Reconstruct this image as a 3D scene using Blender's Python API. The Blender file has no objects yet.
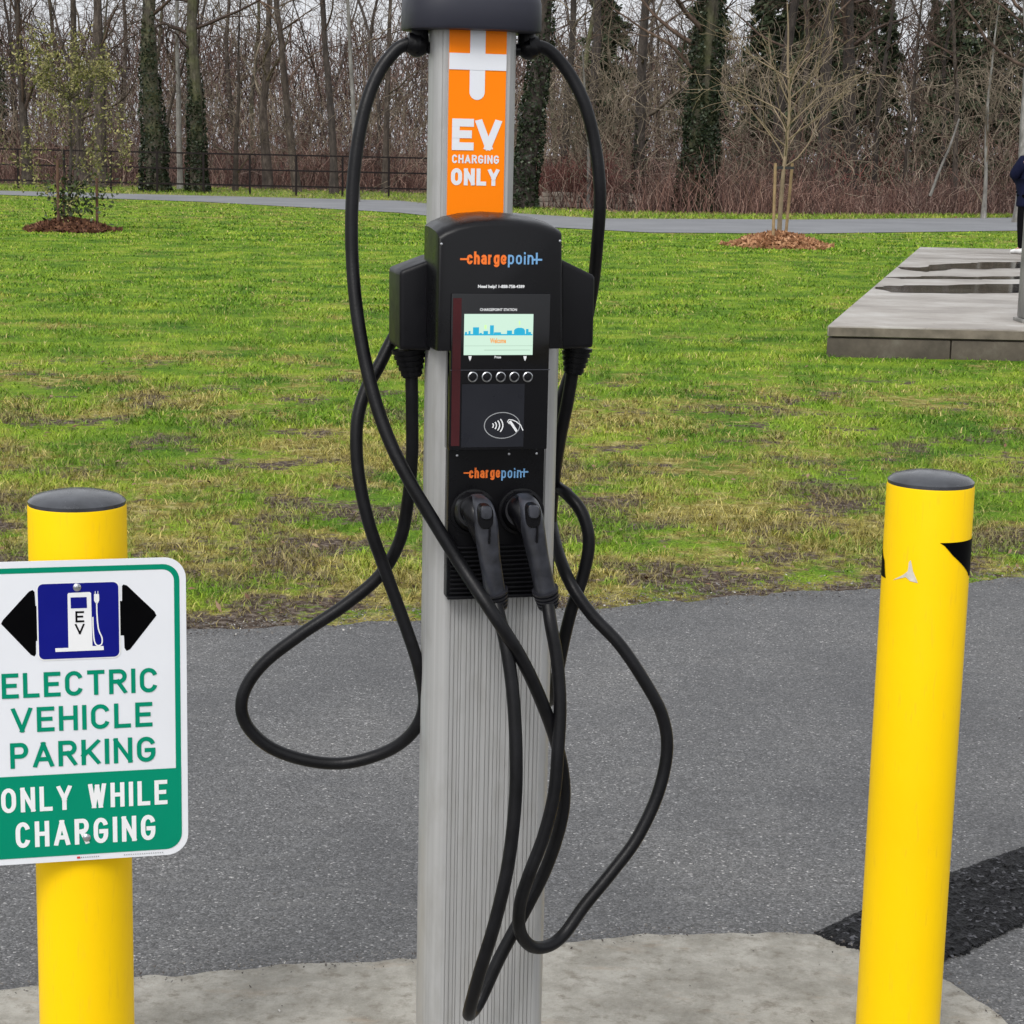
import bpy, math, random
import numpy as np
from mathutils import Vector, Matrix, noise as mnoise
R = math.radians
sc = bpy.context.scene
COL = sc.collection
rng = np.random.default_rng(7)
random.seed(7)

# ------------------------------------------------------------------ camera
F = 1950.0; H = 1.66; PITCH = math.atan(362.0/F); ROLL = R(1.25)
R0 = Vector((1,0,0)); U0 = Vector((0, math.sin(PITCH), math.cos(PITCH))); FW = Vector((0, math.cos(PITCH), -math.sin(PITCH)))
CR = R0*math.cos(ROLL) + U0*math.sin(ROLL)
CU = -R0*math.sin(ROLL) + U0*math.cos(ROLL)
CP = Vector((0,0,H))
cam_d = bpy.data.cameras.new('camera'); cam = bpy.data.objects.new('camera', cam_d); COL.objects.link(cam)
m = Matrix((CR, CU, -FW)).transposed().to_4x4(); m.translation = CP
cam.matrix_world = m
cam_d.sensor_width = 36; cam_d.lens = F/1024*36; cam_d.clip_start = .05; cam_d.clip_end = 2000
sc.camera = cam

def ray(px, py): return (CR*(px-512) + CU*(512-py) + FW*F)
def G(px, py, z=0.0):
    d = ray(px, py); t = (z-H)/d.z; return CP + d*t
def WY(px, py, Y):
    d = ray(px, py); return CP + d*(Y/d.y)
def gx(px, D, py=190): return WY(px, py, D).x
class Frame:
    def __init__(s, O, yaw): s.O = Vector(O); s.yaw = yaw; s.X = Vector((math.cos(yaw), math.sin(yaw), 0)); s.Y = Vector((-math.sin(yaw), math.cos(yaw), 0))
    def L(s, px, py, yl):
        d = ray(px, py); t = (yl - (CP-s.O).dot(s.Y))/d.dot(s.Y); p = CP + d*t - s.O
        return Vector((p.dot(s.X), yl, p.z))

# ------------------------------------------------------------------ tagging
def tag(o, label=None, cat=None, group=None, kind=None):
    if label: o['label'] = label
    if cat: o['category'] = cat
    if group: o['group'] = group
    if kind: o['kind'] = kind
    return o
def empty(name, loc=(0,0,0), rz=0, label=None, cat=None, group=None):
    o = bpy.data.objects.new(name, None); o.empty_display_size = .1; COL.objects.link(o)
    o.location = loc; o.rotation_euler = (0,0,rz); return tag(o, label, cat, group)
def link(name, me, mats, parent=None, smooth=False, loc=None, rz=0):
    me.name = name
    for mm in (mats if isinstance(mats, (list,tuple)) else [mats]): me.materials.append(mm)
    if smooth: me.polygons.foreach_set('use_smooth', [True]*len(me.polygons))
    o = bpy.data.objects.new(name, me); COL.objects.link(o)
    if parent: o.parent = parent
    if loc is not None: o.location = loc
    o.rotation_euler.z = rz
    return o
def pymesh(verts, faces):
    me = bpy.data.meshes.new('m'); me.from_pydata([tuple(v) for v in verts], [], [tuple(f) for f in faces]); me.update(); return me
def npmesh(V, Fc):
    """V (n,3), Fc (m,k) all faces same size"""
    V = np.asarray(V, np.float32); Fc = np.asarray(Fc, np.int32); k = Fc.shape[1]
    me = bpy.data.meshes.new('m'); me.vertices.add(len(V)); me.vertices.foreach_set('co', V.ravel())
    me.loops.add(Fc.size); me.loops.foreach_set('vertex_index', Fc.ravel())
    me.polygons.add(len(Fc)); me.polygons.foreach_set('loop_start', np.arange(0, Fc.size, k, dtype=np.int32))
    me.update(calc_edges=True); return me
class MB:
    def __init__(s): s.v = []; s.f = []; s.mi = []
    def add(s, v, f, mi=0):
        n = len(s.v); s.v += [tuple(x) for x in v]; s.f += [tuple(n+i for i in q) for q in f]; s.mi += [mi]*len(f)
    def box(s, x0,x1,y0,y1,z0,z1, mi=0):
        s.add([(x0,y0,z0),(x1,y0,z0),(x1,y1,z0),(x0,y1,z0),(x0,y0,z1),(x1,y0,z1),(x1,y1,z1),(x0,y1,z1)],
              [(0,3,2,1),(4,5,6,7),(0,1,5,4),(1,2,6,5),(2,3,7,6),(3,0,4,7)], mi)
    def prism(s, pts, y0, y1, mi=0):
        """pts list of (x,z) outline counter-clockwise seen from -y; extruded y0..y1 (y0 front)"""
        n = len(pts)
        s.add([(x,y0,z) for x,z in pts]+[(x,y1,z) for x,z in pts],
              [tuple(range(n)), tuple(range(2*n-1, n-1, -1))]+[(i, n+i, n+(i+1)%n, (i+1)%n) for i in range(n)], mi)
    def loft(s, rings, cap=True, mi=0):
        n = len(rings[0]); V = [p for r in rings for p in r]; Fs = []
        for k in range(len(rings)-1):
            for i in range(n):
                a = k*n+i; b = k*n+(i+1)%n; Fs.append((a,b,b+n,a+n))
        if cap: Fs += [tuple(range(n-1,-1,-1)), tuple(range((len(rings)-1)*n, len(rings)*n))]
        s.add(V, Fs, mi)
    def build(s, name, mat, parent=None, bevel=0, smooth=False, loc=None, rz=0, seg=2, fix=True):
        me = pymesh(s.v, s.f)
        import bmesh
        bm = bmesh.new(); bm.from_mesh(me); bm.faces.ensure_lookup_table()
        for f, q in zip(bm.faces, s.mi): f.material_index = q
        if fix: bmesh.ops.recalc_face_normals(bm, faces=bm.faces)
        if bevel:
            ed = [e for e in bm.edges if len(e.link_faces)==2 and e.calc_face_angle(0) > .5]
            bmesh.ops.bevel(bm, geom=ed, offset=bevel, segments=seg, profile=.6, affect='EDGES', clamp_overlap=True)
        if smooth or bevel:
            for f in bm.faces: f.smooth = True
            for e in bm.edges:
                if len(e.link_faces)==2 and e.calc_face_angle(0) > .65: e.smooth = False
        bm.to_mesh(me); bm.free()
        return link(name, me, mat, parent, False, loc, rz)

def crom(pts, n=8):
    P = [Vector(p) for p in pts]; P = [P[0]*2-P[1]]+P+[P[-1]*2-P[-2]]; out = []
    for i in range(1, len(P)-2):
        p0,p1,p2,p3 = P[i-1:i+3]
        for k in range(n):
            t = k/n; t2=t*t; t3=t2*t
            out.append(.5*((2*p1)+(p2-p0)*t+(2*p0-5*p1+4*p2-p3)*t2+(3*p1-p0-3*p2+p3)*t3))
    out.append(P[-2]); return out
def sweep_rings(path, radii, sides=12, sq=1.0):
    """parallel transport frame"""
    rings = []; t0 = (path[1]-path[0]).normalized(); up = Vector((0,0,1)) if abs(t0.z)<.9 else Vector((0,1,0))
    nrm = (up - t0*up.dot(t0)).normalized()
    for i,p in enumerate(path):
        a = path[max(i-1,0)]; b = path[min(i+1,len(path)-1)]; t = (b-a).normalized()
        nrm = (nrm - t*nrm.dot(t)).normalized(); bi = t.cross(nrm)
        r = radii[i] if hasattr(radii,'__len__') else radii
        sc_ = lambda v: math.copysign(abs(v)**sq, v)
        rings.append([p + (nrm*sc_(math.cos(2*math.pi*k/sides)) + bi*sc_(math.sin(2*math.pi*k/sides)))*r for k in range(sides)])
    return rings
def tube(name, path, radii, mat, parent=None, sides=12, loc=None, rz=0, sq=1.0):
    b = MB(); b.loft(sweep_rings([Vector(p) for p in path], radii, sides, sq)); return b.build(name, mat, parent, smooth=True, loc=loc, rz=rz)
def lathe_rings(prof, n=40, cx=0, cy=0):
    return [[(cx+r*math.cos(2*math.pi*k/n), cy+r*math.sin(2*math.pi*k/n), z) for k in range(n)] for r,z in prof]

# ------------------------------------------------------------------ materials
class N:
    def __init__(s, name):
        s.m = bpy.data.materials.new(name); s.m.use_nodes = True; s.t = s.m.node_tree; s.b = s.t.nodes['Principled BSDF']
    def n(s, typ, ins=None, **kw):
        d = s.t.nodes.new(typ)
        for k,v in kw.items(): setattr(d, k, v)
        for k,v in (ins or {}).items(): s.set(d, k, v)
        return d
    def set(s, d, k, v):
        if isinstance(v, bpy.types.NodeSocket): s.t.links.new(v, d.inputs[k])
        else:
            if isinstance(v, tuple) and len(v)==3 and d.inputs[k].type=='RGBA': v = (*v,1)
            d.inputs[k].default_value = v
    def pos(s, sx=1, sy=1, sz=1, world=False):
        c = s.n('ShaderNodeNewGeometry').outputs['Position'] if world else s.n('ShaderNodeTexCoord').outputs['Object']
        return s.n('ShaderNodeMapping', {'Vector': c, 'Scale': (sx,sy,sz)}).outputs[0]
    def noise(s, vec, scale, detail=4, rough=.55, dist=0): return s.n('ShaderNodeTexNoise', {'Vector': vec, 'Scale': float(scale), 'Detail': float(detail), 'Roughness': rough, 'Distortion': float(dist)}).outputs[0]
    def ramp(s, fac, stops, interp='LINEAR'):
        r = s.n('ShaderNodeValToRGB', {'Fac': fac}); cr = r.color_ramp; cr.interpolation = interp
        while len(cr.elements) < len(stops): cr.elements.new(.5)
        for e,(p,c) in zip(cr.elements, stops): e.position = p; e.color = (*(c if isinstance(c,tuple) else (c,c,c)),1)
        return r.outputs[0]
    def mix(s, f, a, b, blend='MIX'):
        d = s.n('ShaderNodeMix', data_type='RGBA', blend_type=blend); s.set(d,0,f); s.set(d,6,a); s.set(d,7,b); return d.outputs[2]
    def math(s, op, a, b=0.0, clamp=False):
        d = s.n('ShaderNodeMath', operation=op, use_clamp=clamp); s.set(d,0,a); s.set(d,1,b); return d.outputs[0]
    def bump(s, h, strength=.3, dist=.01):
        s.set(s.b, 'Normal', s.n('ShaderNodeBump', {'Height': h, 'Strength': strength, 'Distance': dist}).outputs[0])
    def P(s, **kw):
        for k,v in kw.items(): s.set(s.b, k.replace('_',' '), v)
        return s

def simple(name, c, rough=.5, metal=0, var=.15, scale=12, bump=0, bscale=60, coat=0, spec=.5):
    n = N(name); p = n.pos(); f = n.noise(p, scale, 5)
    col = n.ramp(f, [(.3, tuple(x*(1-var) for x in c)), (.7, tuple(min(1,x*(1+var)) for x in c))])
    n.P(Base_Color=col, Roughness=n.ramp(n.noise(p, scale*2.3, 3), [(.3, max(0,rough-.07)), (.7, min(1,rough+.07))]), Metallic=metal, Coat_Weight=coat, Specular_IOR_Level=spec)
    if bump: n.bump(n.noise(p, bscale, 4), bump, .002)
    return n.m

M = {}
M['cable'] = simple('cable_rubber', (.0045,.0045,.0055), .40, var=.5, scale=30, bump=.15, bscale=300, spec=.22)
M['plastic'] = simple('black_plastic', (.0032,.0032,.0042), .30, bump=.06, bscale=900, spec=.22)
M['plastic2'] = simple('dark_grey_plastic', (.0045,.0045,.006), .40, bump=.1, bscale=700, spec=.22)
M['handle'] = simple('scuffed_handle_plastic', (.034,.036,.045), .36, var=.5, scale=45, bump=.12, bscale=500)
M['boot'] = simple('boot_rubber', (.016,.016,.020), .36, var=.3, scale=40, spec=.35)
M['cap'] = simple('cap_plastic', (.021,.022,.033), .5, var=.08, spec=.35)
M['gloss'] = simple('glossy_black_cover', (.003,.003,.004), .09, var=.1, spec=.4)
M['reader'] = simple('reader_panel', (.013,.014,.019), .3, var=.1, spec=.3)
M['white_ink'] = simple('white_ink', (.78,.79,.8), .5, var=.03)
M['grey_ink'] = simple('grey_ink', (.3,.31,.32), .5, var=.03)
M['orange_ink'] = simple('orange_ink', (.85,.17,.015), .5, var=.03)
M['blue_ink'] = simple('blue_ink', (.16,.36,.62), .5, var=.03)
M['orange'] = simple('orange_sticker', (.96,.225,.001), .42, var=.04, scale=5, spec=.15)
M['sign_white'] = simple('sign_white', (.72,.74,.78), .38, var=.03, scale=6, spec=.2)
M['sign_green'] = simple('sign_green', (.0,.235,.135), .38, var=.05, scale=9, spec=.12)
M['sign_blue'] = simple('sign_blue', (.005,.008,.19), .38, var=.05, spec=.12)
M['sign_black'] = simple('sign_black', (.001,.001,.0015), .45, var=.1, spec=.05)
M['sign_back'] = simple('sign_aluminium', (.5,.51,.52), .4, metal=.9, var=.05)
M['steel'] = simple('bright_steel', (.55,.56,.58), .3, metal=1, var=.1)
M['maroon'] = simple('painted_maroon_reflection', (.05,.008,.010), .12, var=.2)  # colour of the reflection painted on the window cover
M['grey_sheet'] = simple('seam_grey', (.04,.042,.05), .15, var=.3, scale=30)  # grey of the thin seam line across the window cover
n = N('bollard_yellow'); p = n.pos(); f = n.noise(p, 3, 6)
c = n.ramp(f, [(.3,(.93,.585,.0)),(.7,(.97,.625,.0))])
c = n.mix(n.ramp(n.noise(n.pos(40,40,6), 3, 5), [(.58,0.0),(.72,.35)]), c, (.78,.47,.02))
n.P(Specular_IOR_Level=.18, Base_Color=c, Roughness=n.ramp(n.noise(p, 8, 5), [(.3,.36),(.7,.5)])); n.bump(n.noise(p, 7, 3), .12, .01); M['yellow'] = n.m
M['bollard_cap'] = simple('bollard_cap', (.045,.048,.055), .22, var=.35, scale=25, bump=.1, bscale=80)
M['tear'] = simple('torn_vinyl', (.62,.58,.5), .7, var=.2, scale=60)
# aluminium
n = N('anodised_aluminium'); p = n.pos(60,60,.6); f = n.noise(p, 3, 5)
c = n.ramp(f, [(.3,(.37,.37,.365)),(.7,(.45,.45,.445))])
c = n.mix(n.ramp(n.noise(n.pos(9,9,3), 4, 6, .6), [(.5,0.0),(.75,.4)]), c, (.27,.26,.235))
n.P(Base_Color=c, Metallic=.35, Roughness=n.ramp(n.noise(n.pos(),6,4), [(.3,.42),(.7,.56)])); n.bump(n.noise(n.pos(400,400,4),1,3), .1, .001); M['alu'] = n.m
M['groove'] = simple('groove_shadow_gap', (.12,.12,.12), .6, metal=.5)
# display
n = N('display_screen'); n.P(Base_Color=(.02,.02,.02), Emission_Color=(.70,.95,.78), Emission_Strength=.62, Roughness=.2); M['lcd'] = n.m
def emis(name, c, s):
    q = N(name); q.P(Base_Color=(.02,.02,.02), Emission_Color=c, Emission_Strength=s, Roughness=.2); return q.m
M['lcd_cyan'] = emis('display_cyan', (0.0,.42,.66), .7); M['lcd_orange'] = emis('display_orange', (.9,.34,.04), .7)
M['lcd_grey'] = emis('display_grey', (.38,.52,.42), .85); M['lcd_lime'] = emis('display_lime', (.55,.85,.35), .85)
# asphalt
n = N('old_asphalt'); p = n.pos(world=True)
v1 = n.n('ShaderNodeTexVoronoi', {'Vector': p, 'Scale': 210.0}); rc = v1.outputs['Color']
sep = n.n('ShaderNodeSeparateColor', {'Color': rc}).outputs[0]
c = n.ramp(sep, [(0,(.050,.050,.050)),(.45,(.092,.092,.093)),(.86,(.138,.138,.139)),(.975,(.20,.20,.205)),(1,(.42,.41,.40))])
big = n.noise(p, 1.3, 7, .6)
c = n.mix(1.0, c, n.ramp(big, [(.34,(.74,.74,.75)),(.5,(.98,.98,.98)),(.66,(1.22,1.21,1.19))]), 'MULTIPLY')
c = n.mix(n.ramp(n.noise(n.pos(1.5,6,1,world=True), 2.5, 7, .65), [(.56,0.0),(.74,.4)]), c, (.19,.187,.18))
c = n.mix(n.ramp(n.noise(p, 22, 5, .7), [(.28,.5),(.42,0.0)]), c, (.055,.056,.06))
n.P(Base_Color=c, Roughness=n.ramp(big, [(.3,.55),(.7,.8)]))
h = n.math('ADD', n.math('MULTIPLY', v1.outputs['Distance'], -1.0), n.math('MULTIPLY', n.noise(p, 70, 4), 1.2)); n.bump(h, .7, .004); M['asphalt'] = n.m
n = N('far_path_asphalt'); p = n.pos(world=True); f = n.noise(p, .6, 6)
n.P(Base_Color=n.ramp(f, [(.3,(.155,.16,.17)),(.7,(.21,.215,.225))]), Roughness=.75); M['far_path'] = n.m
n = N('worn_concrete'); p = n.pos(world=True); f = n.noise(p, 4.5, 12, .82)
c = n.ramp(f, [(.36,(.19,.178,.15)),(.48,(.27,.257,.222)),(.54,(.325,.31,.272)),(.66,(.40,.385,.345))])
c = n.mix(n.ramp(n.noise(p, 30, 6, .7), [(.52,0.0),(.68,.75)]), c, (.15,.13,.10))
c = n.mix(n.ramp(n.noise(n.pos(1,3,1,world=True), 5, 6, .7), [(.57,0.0),(.7,.45)]), c, (.30,.235,.17))
c = n.mix(n.ramp(n.n('ShaderNodeTexVoronoi', {'Vector': p, 'Scale': 130.0}).outputs['Distance'], [(.0,.45),(.18,0.0)]), c, (.46,.45,.42))
n.P(Base_Color=c, Roughness=.82); n.bump(n.math('ADD', f, n.math('MULTIPLY', n.noise(p, 90, 5, .7), .5)), .7, .006); M['concrete'] = n.m
n = N('fresh_asphalt'); p = n.pos(world=True); v = n.n('ShaderNodeTexVoronoi', {'Vector': p, 'Scale': 120.0})
s_ = n.n('ShaderNodeSeparateColor', {'Color': v.outputs['Color']}).outputs[0]
n.P(Base_Color=n.ramp(s_, [(0,(.001,.001,.001)),(.6,(.004,.004,.005)),(.9,(.014,.014,.016)),(1,(.10,.10,.11))]), Roughness=.5, Specular_IOR_Level=.16); n.bump(v.outputs['Distance'], .9, .006); M['patch'] = n.m
n = N('platform_concrete'); p = n.pos(world=True); f = n.noise(n.pos(.8,1.2,1,world=True), 1.3, 9, .65)
c = n.ramp(f, [(.34,(.19,.165,.14)),(.5,(.31,.285,.255)),(.64,(.40,.385,.36))])
c = n.mix(n.ramp(n.noise(p, 14, 5, .7), [(.6,0.0),(.72,.5)]), c, (.13,.115,.095))
n.P(Base_Color=c, Roughness=n.ramp(f, [(.35,.35),(.65,.7)])); n.bump(n.noise(p, 40, 5), .3, .004); M['slab'] = n.m
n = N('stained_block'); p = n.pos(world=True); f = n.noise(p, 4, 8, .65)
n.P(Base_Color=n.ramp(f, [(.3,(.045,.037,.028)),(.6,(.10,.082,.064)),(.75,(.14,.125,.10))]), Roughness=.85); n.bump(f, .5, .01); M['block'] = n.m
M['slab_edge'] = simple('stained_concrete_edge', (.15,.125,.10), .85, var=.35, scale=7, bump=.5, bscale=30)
M['pillar'] = simple('weathered_pillar', (.20,.195,.18), .8, var=.3, scale=5, bump=.4, bscale=30)
n = N('puddle_water'); p = n.pos(world=True); f = n.noise(p, 1.5, 5)
n.P(Base_Color=n.ramp(f, [(.35,(.03,.028,.025)),(.7,(.085,.078,.068))]), Roughness=.08, IOR=1.33); M['puddle'] = n.m

# grass: ground and blades share one colour field
def grass_col(n, fine=True):
    p = n.pos(world=True); pp = n.pos(.8,.8,1,world=True)
    y = n.n('ShaderNodeSeparateXYZ', {'Vector': n.n('ShaderNodeNewGeometry').outputs['Position']}).outputs[1]
    dist = n.ramp(n.math('DIVIDE', y, 60.0), [(.0,1.0),(.105,1.0),(.14,.72),(.19,.62),(.235,.5),(.27,.18),(.4,.05),(.62,.0),(.72,.35)])   # how worn the turf is
    a = n.noise(pp, .8, 6, .6); b = n.noise(p, 3.0, 6, .65); fi = n.noise(p, 14, 4, .6)
    g = n.ramp(n.noise(pp, 1.5, 8, .7), [(.36,(.064,.158,.014)),(.47,(.145,.268,.020)),(.56,(.235,.355,.028)),(.66,(.37,.42,.06))])
    straw = n.ramp(n.noise(p, 11, 5), [(.35,(.20,.145,.05)),(.5,(.36,.30,.08)),(.65,(.55,.46,.20))])
    mud = n.ramp(n.noise(p, 30, 5), [(.35,(.035,.024,.018)),(.5,(.085,.062,.047)),(.65,(.20,.165,.135))])
    w = n.math('ADD', n.math('ADD', n.math('MULTIPLY', a, .9), n.math('MULTIPLY', b, .8)), n.math('MULTIPLY', dist, .30))
    w = n.math('ADD', w, n.math('MULTIPLY', fi, .45))
    c = n.mix(n.ramp(n.math('SUBTRACT', w, .75), [(.46,0.0),(.60,.92)]), g, straw)
    w2 = n.math('ADD', n.math('ADD', n.math('MULTIPLY', n.noise(pp, 1.9, 7, .7), .8), n.math('MULTIPLY', fi, .25)), n.math('MULTIPLY', dist, .185))
    mk = n.ramp(w2, [(.665,0.0),(.715,1.0)])
    return c, mud, mk, p
n = N('lawn_ground'); c, mud, mk, p = grass_col(n)
yy = n.n('ShaderNodeSeparateXYZ', {'Vector': n.n('ShaderNodeNewGeometry').outputs['Position']}).outputs[1]
c = n.mix(1.0, c, n.ramp(n.noise(p, 70, 4, .75), [(.36,(.3,.3,.3)),(.5,(.72,.72,.72)),(.62,(1.1,1.1,1.1))]), 'MULTIPLY')  # dark mottling paints the shade between blades into the ground colour
c = n.mix(mk, c, mud)
n.P(Base_Color=c, Roughness=.9, Specular_IOR_Level=.1); n.bump(n.noise(p, 40, 5, .7), .7, .03); M['lawn'] = n.m
n = N('grass_blade'); c, mud, mk, p = grass_col(n)
ri = n.n('ShaderNodeNewGeometry').outputs['Random Per Island']
c = n.mix(n.ramp(ri, [(.0,.0),(.86,.05),(.93,.8)]), c, (.46,.38,.17))
c = n.mix(1.0, c, n.ramp(n.math('FRACT', n.math('MULTIPLY', ri, 37.7)), [(0,(.35,.42,.35)),(.5,(.9,.95,.9)),(1,(1.25,1.2,1.15))]), 'MULTIPLY')
c = n.mix(n.math('MULTIPLY', mk, .6), c, (.17,.13,.085))
n.P(Base_Color=c, Roughness=.6, Specular_IOR_Level=.12); M['blade'] = n.m
def leafmat(name, stops, rough=.6, spec=.3):
    n = N(name); r = n.n('ShaderNodeNewGeometry').outputs['Random Per Island']
    n.P(Base_Color=n.ramp(r, stops), Roughness=rough, Specular_IOR_Level=spec); return n.m
M['litter'] = leafmat('fallen_leaf', [(0,(.09,.045,.025)),(.5,(.17,.09,.05)),(1,(.34,.24,.15))])
M['mulch'] = leafmat('bark_mulch', [(0,(.05,.022,.014)),(.5,(.12,.05,.028)),(1,(.22,.11,.06))], .8)
M['mulch2'] = leafmat('leafy_mulch', [(0,(.16,.07,.03)),(.5,(.36,.18,.09)),(1,(.55,.32,.18))], .8)
M['pebble'] = leafmat('grit', [(0,(.05,.04,.035)),(.6,(.12,.11,.10)),(.93,(.2,.19,.175)),(1,(.5,.48,.45))], .8)
M['ivy'] = leafmat('ivy_leaf', [(0,(.010,.018,.008)),(.7,(.018,.028,.011)),(.95,(.04,.05,.024)),(1,(.12,.14,.10))], .5, .25)
M['needles'] = leafmat('conifer_needles', [(0,(.018,.03,.014)),(.6,(.034,.05,.022)),(1,(.075,.09,.045))], .7)
M['olive'] = leafmat('olive_leaf', [(0,(.09,.10,.03)),(.5,(.20,.19,.06)),(1,(.36,.32,.13))], .6)
M['olive_dark'] = leafmat('low_leaf', [(0,(.02,.035,.012)),(1,(.07,.09,.035))], .5)
n = N('wood_floor'); p = n.pos(world=True); f = n.noise(p, 1.2, 8, .7)
n.P(Base_Color=n.ramp(f, [(.3,(.022,.014,.010)),(.55,(.062,.038,.026)),(.75,(.12,.085,.05))]), Roughness=.95); n.bump(n.noise(p,6,5),.8,.1); M['floor'] = n.m
n = N('rough_verge'); p = n.pos(.4,1,1,world=True); f = n.noise(p, 1.6, 8, .7)
n.P(Base_Color=n.ramp(f, [(.3,(.09,.13,.025)),(.5,(.17,.18,.05)),(.7,(.26,.22,.10))]), Roughness=.95); n.bump(n.noise(p,14,5),.7,.05); M['verge'] = n.m
def barkmat(name, dark, mid, light, sc=6, moss=0):
    n = N(name); p = n.pos(1,1,.45); f = n.noise(p, sc, 7, .7)
    oi = n.n('ShaderNodeObjectInfo').outputs['Random']
    c = n.ramp(f, [(.32,dark),(.52,mid),(.70,light)])
    if moss: c = n.mix(n.ramp(n.noise(n.pos(), 1.1, 6), [(.45,0.0),(.6,moss)]), c, (.085,.10,.03))
    c = n.mix(1.0, c, n.ramp(oi, [(0,(.7,.68,.66)),(.5,(1,.97,.95)),(1,(1.3,1.28,1.25))]), 'MULTIPLY')
    n.P(Base_Color=c, Roughness=.9); n.bump(f, .7, .05); return n.m
M['bark'] = barkmat('grey_brown_bark', (.022,.016,.014), (.062,.049,.040), (.14,.115,.098))
M['bark_mossy'] = barkmat('mossy_bark', (.02,.017,.012), (.075,.066,.050), (.18,.165,.125), moss=.6)
M['bark_dark'] = barkmat('dark_bark', (.016,.013,.012), (.045,.036,.031), (.09,.076,.066))
M['bark_pale'] = barkmat('pale_bark', (.07,.066,.06), (.17,.165,.155), (.28,.275,.265), 4)
M['twig'] = barkmat('brown_twig', (.028,.018,.013), (.078,.050,.037), (.185,.130,.098), 1.2)
M['twig_pale'] = barkmat('pale_twig', (.07,.054,.040), (.16,.13,.095), (.32,.27,.205), 1.2)
M['twig_young'] = barkmat('young_twig', (.15,.115,.075), (.25,.195,.13), (.36,.285,.20), 3)
def stemmat(name, stops):
    n = N(name); r = n.n('ShaderNodeNewGeometry').outputs['Random Per Island']; p = n.pos(world=True)
    c = n.ramp(r, stops); c = n.mix(1.0, c, n.ramp(n.noise(p, .35, 4), [(.35,(.65,.65,.7)),(.65,(1.3,1.2,1.2))]), 'MULTIPLY')
    n.P(Base_Color=c, Roughness=.85); return n.m
M['thicket'] = stemmat('thicket_stem', [(0,(.040,.020,.016)),(.5,(.125,.066,.050)),(.8,(.24,.145,.11)),(1,(.44,.33,.26))])
M['red_stem'] = stemmat('red_stem', [(0,(.08,.024,.02)),(.6,(.17,.052,.042)),(1,(.28,.15,.12))])
M['far_stem'] = stemmat('far_stem', [(0,(.034,.020,.016)),(.5,(.095,.058,.045)),(1,(.21,.145,.115))])
M['stone'] = simple('pale_stone', (.30,.255,.21), .9, var=.4, scale=3, bump=.6, bscale=9)
M['fence'] = simple('brown_painted_metal', (.010,.006,.006), .5, var=.2, spec=.2)
M['stake'] = simple('timber_stake', (.28,.19,.10), .8, var=.3, scale=8)
M['stake_dark'] = simple('dark_timber_stake', (.11,.055,.035), .8, var=.3, scale=8)
M['strap'] = simple('rubber_strap', (.02,.02,.02), .7)
M['skin'] = simple('skin', (.55,.34,.25), .5, var=.05); M['coat_navy'] = simple('navy_coat', (.006,.008,.028), .9, var=.25, scale=10, spec=.15)
M['trousers'] = simple('black_trousers', (.004,.004,.005), .9, spec=.08); M['shoe'] = simple('white_shoe', (.75,.75,.74), .5); M['hair'] = simple('dark_hair', (.02,.013,.01), .6)

# ------------------------------------------------------------------ world, sun, view
w = bpy.data.worlds.new('World'); sc.world = w; w.use_nodes = True; t = w.node_tree
sky = t.nodes.new('ShaderNodeTexSky'); sky.sky_type = 'NISHITA'; sky.sun_disc = False
SE, SR = R(48), R(200)
sky.sun_elevation = SE; sky.sun_rotation = SR; sky.air_density = 1.0; sky.dust_density = 4.0; sky.ozone_density = 1.0
hs = t.nodes.new('ShaderNodeHueSaturation'); hs.inputs['Saturation'].default_value = .12; hs.inputs['Value'].default_value = 1.0
t.links.new(sky.outputs[0], hs.inputs['Color'])
mx = t.nodes.new('ShaderNodeMix'); mx.data_type = 'RGBA'; mx.inputs[0].default_value = .55    # overcast: cloud layer evens the sky out
mx.inputs[7].default_value = (6.4,6.6,7.0,1); t.links.new(hs.outputs[0], mx.inputs[6]); t.links.new(mx.outputs[2], t.nodes['Background'].inputs[0])
t.nodes['Background'].inputs[1].default_value = .12
sd = bpy.data.lights.new('sun', 'SUN'); sd.energy = 1.2; sd.angle = R(24); sd.color = (1,.97,.93)
so = bpy.data.objects.new('sun', sd); COL.objects.link(so)
# direction from which light comes: nishita rotation 0 = +Y, clockwise
dv = Vector((math.sin(SR)*math.cos(SE), math.cos(SR)*math.cos(SE), math.sin(SE)))
so.rotation_euler = dv.to_track_quat('Z','Y').to_euler(); so.location = (0,-5,12)
sc.view_settings.view_transform = 'Standard'; sc.view_settings.look = 'None'; sc.view_settings.exposure = 0.55; sc.view_settings.gamma = 1
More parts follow.
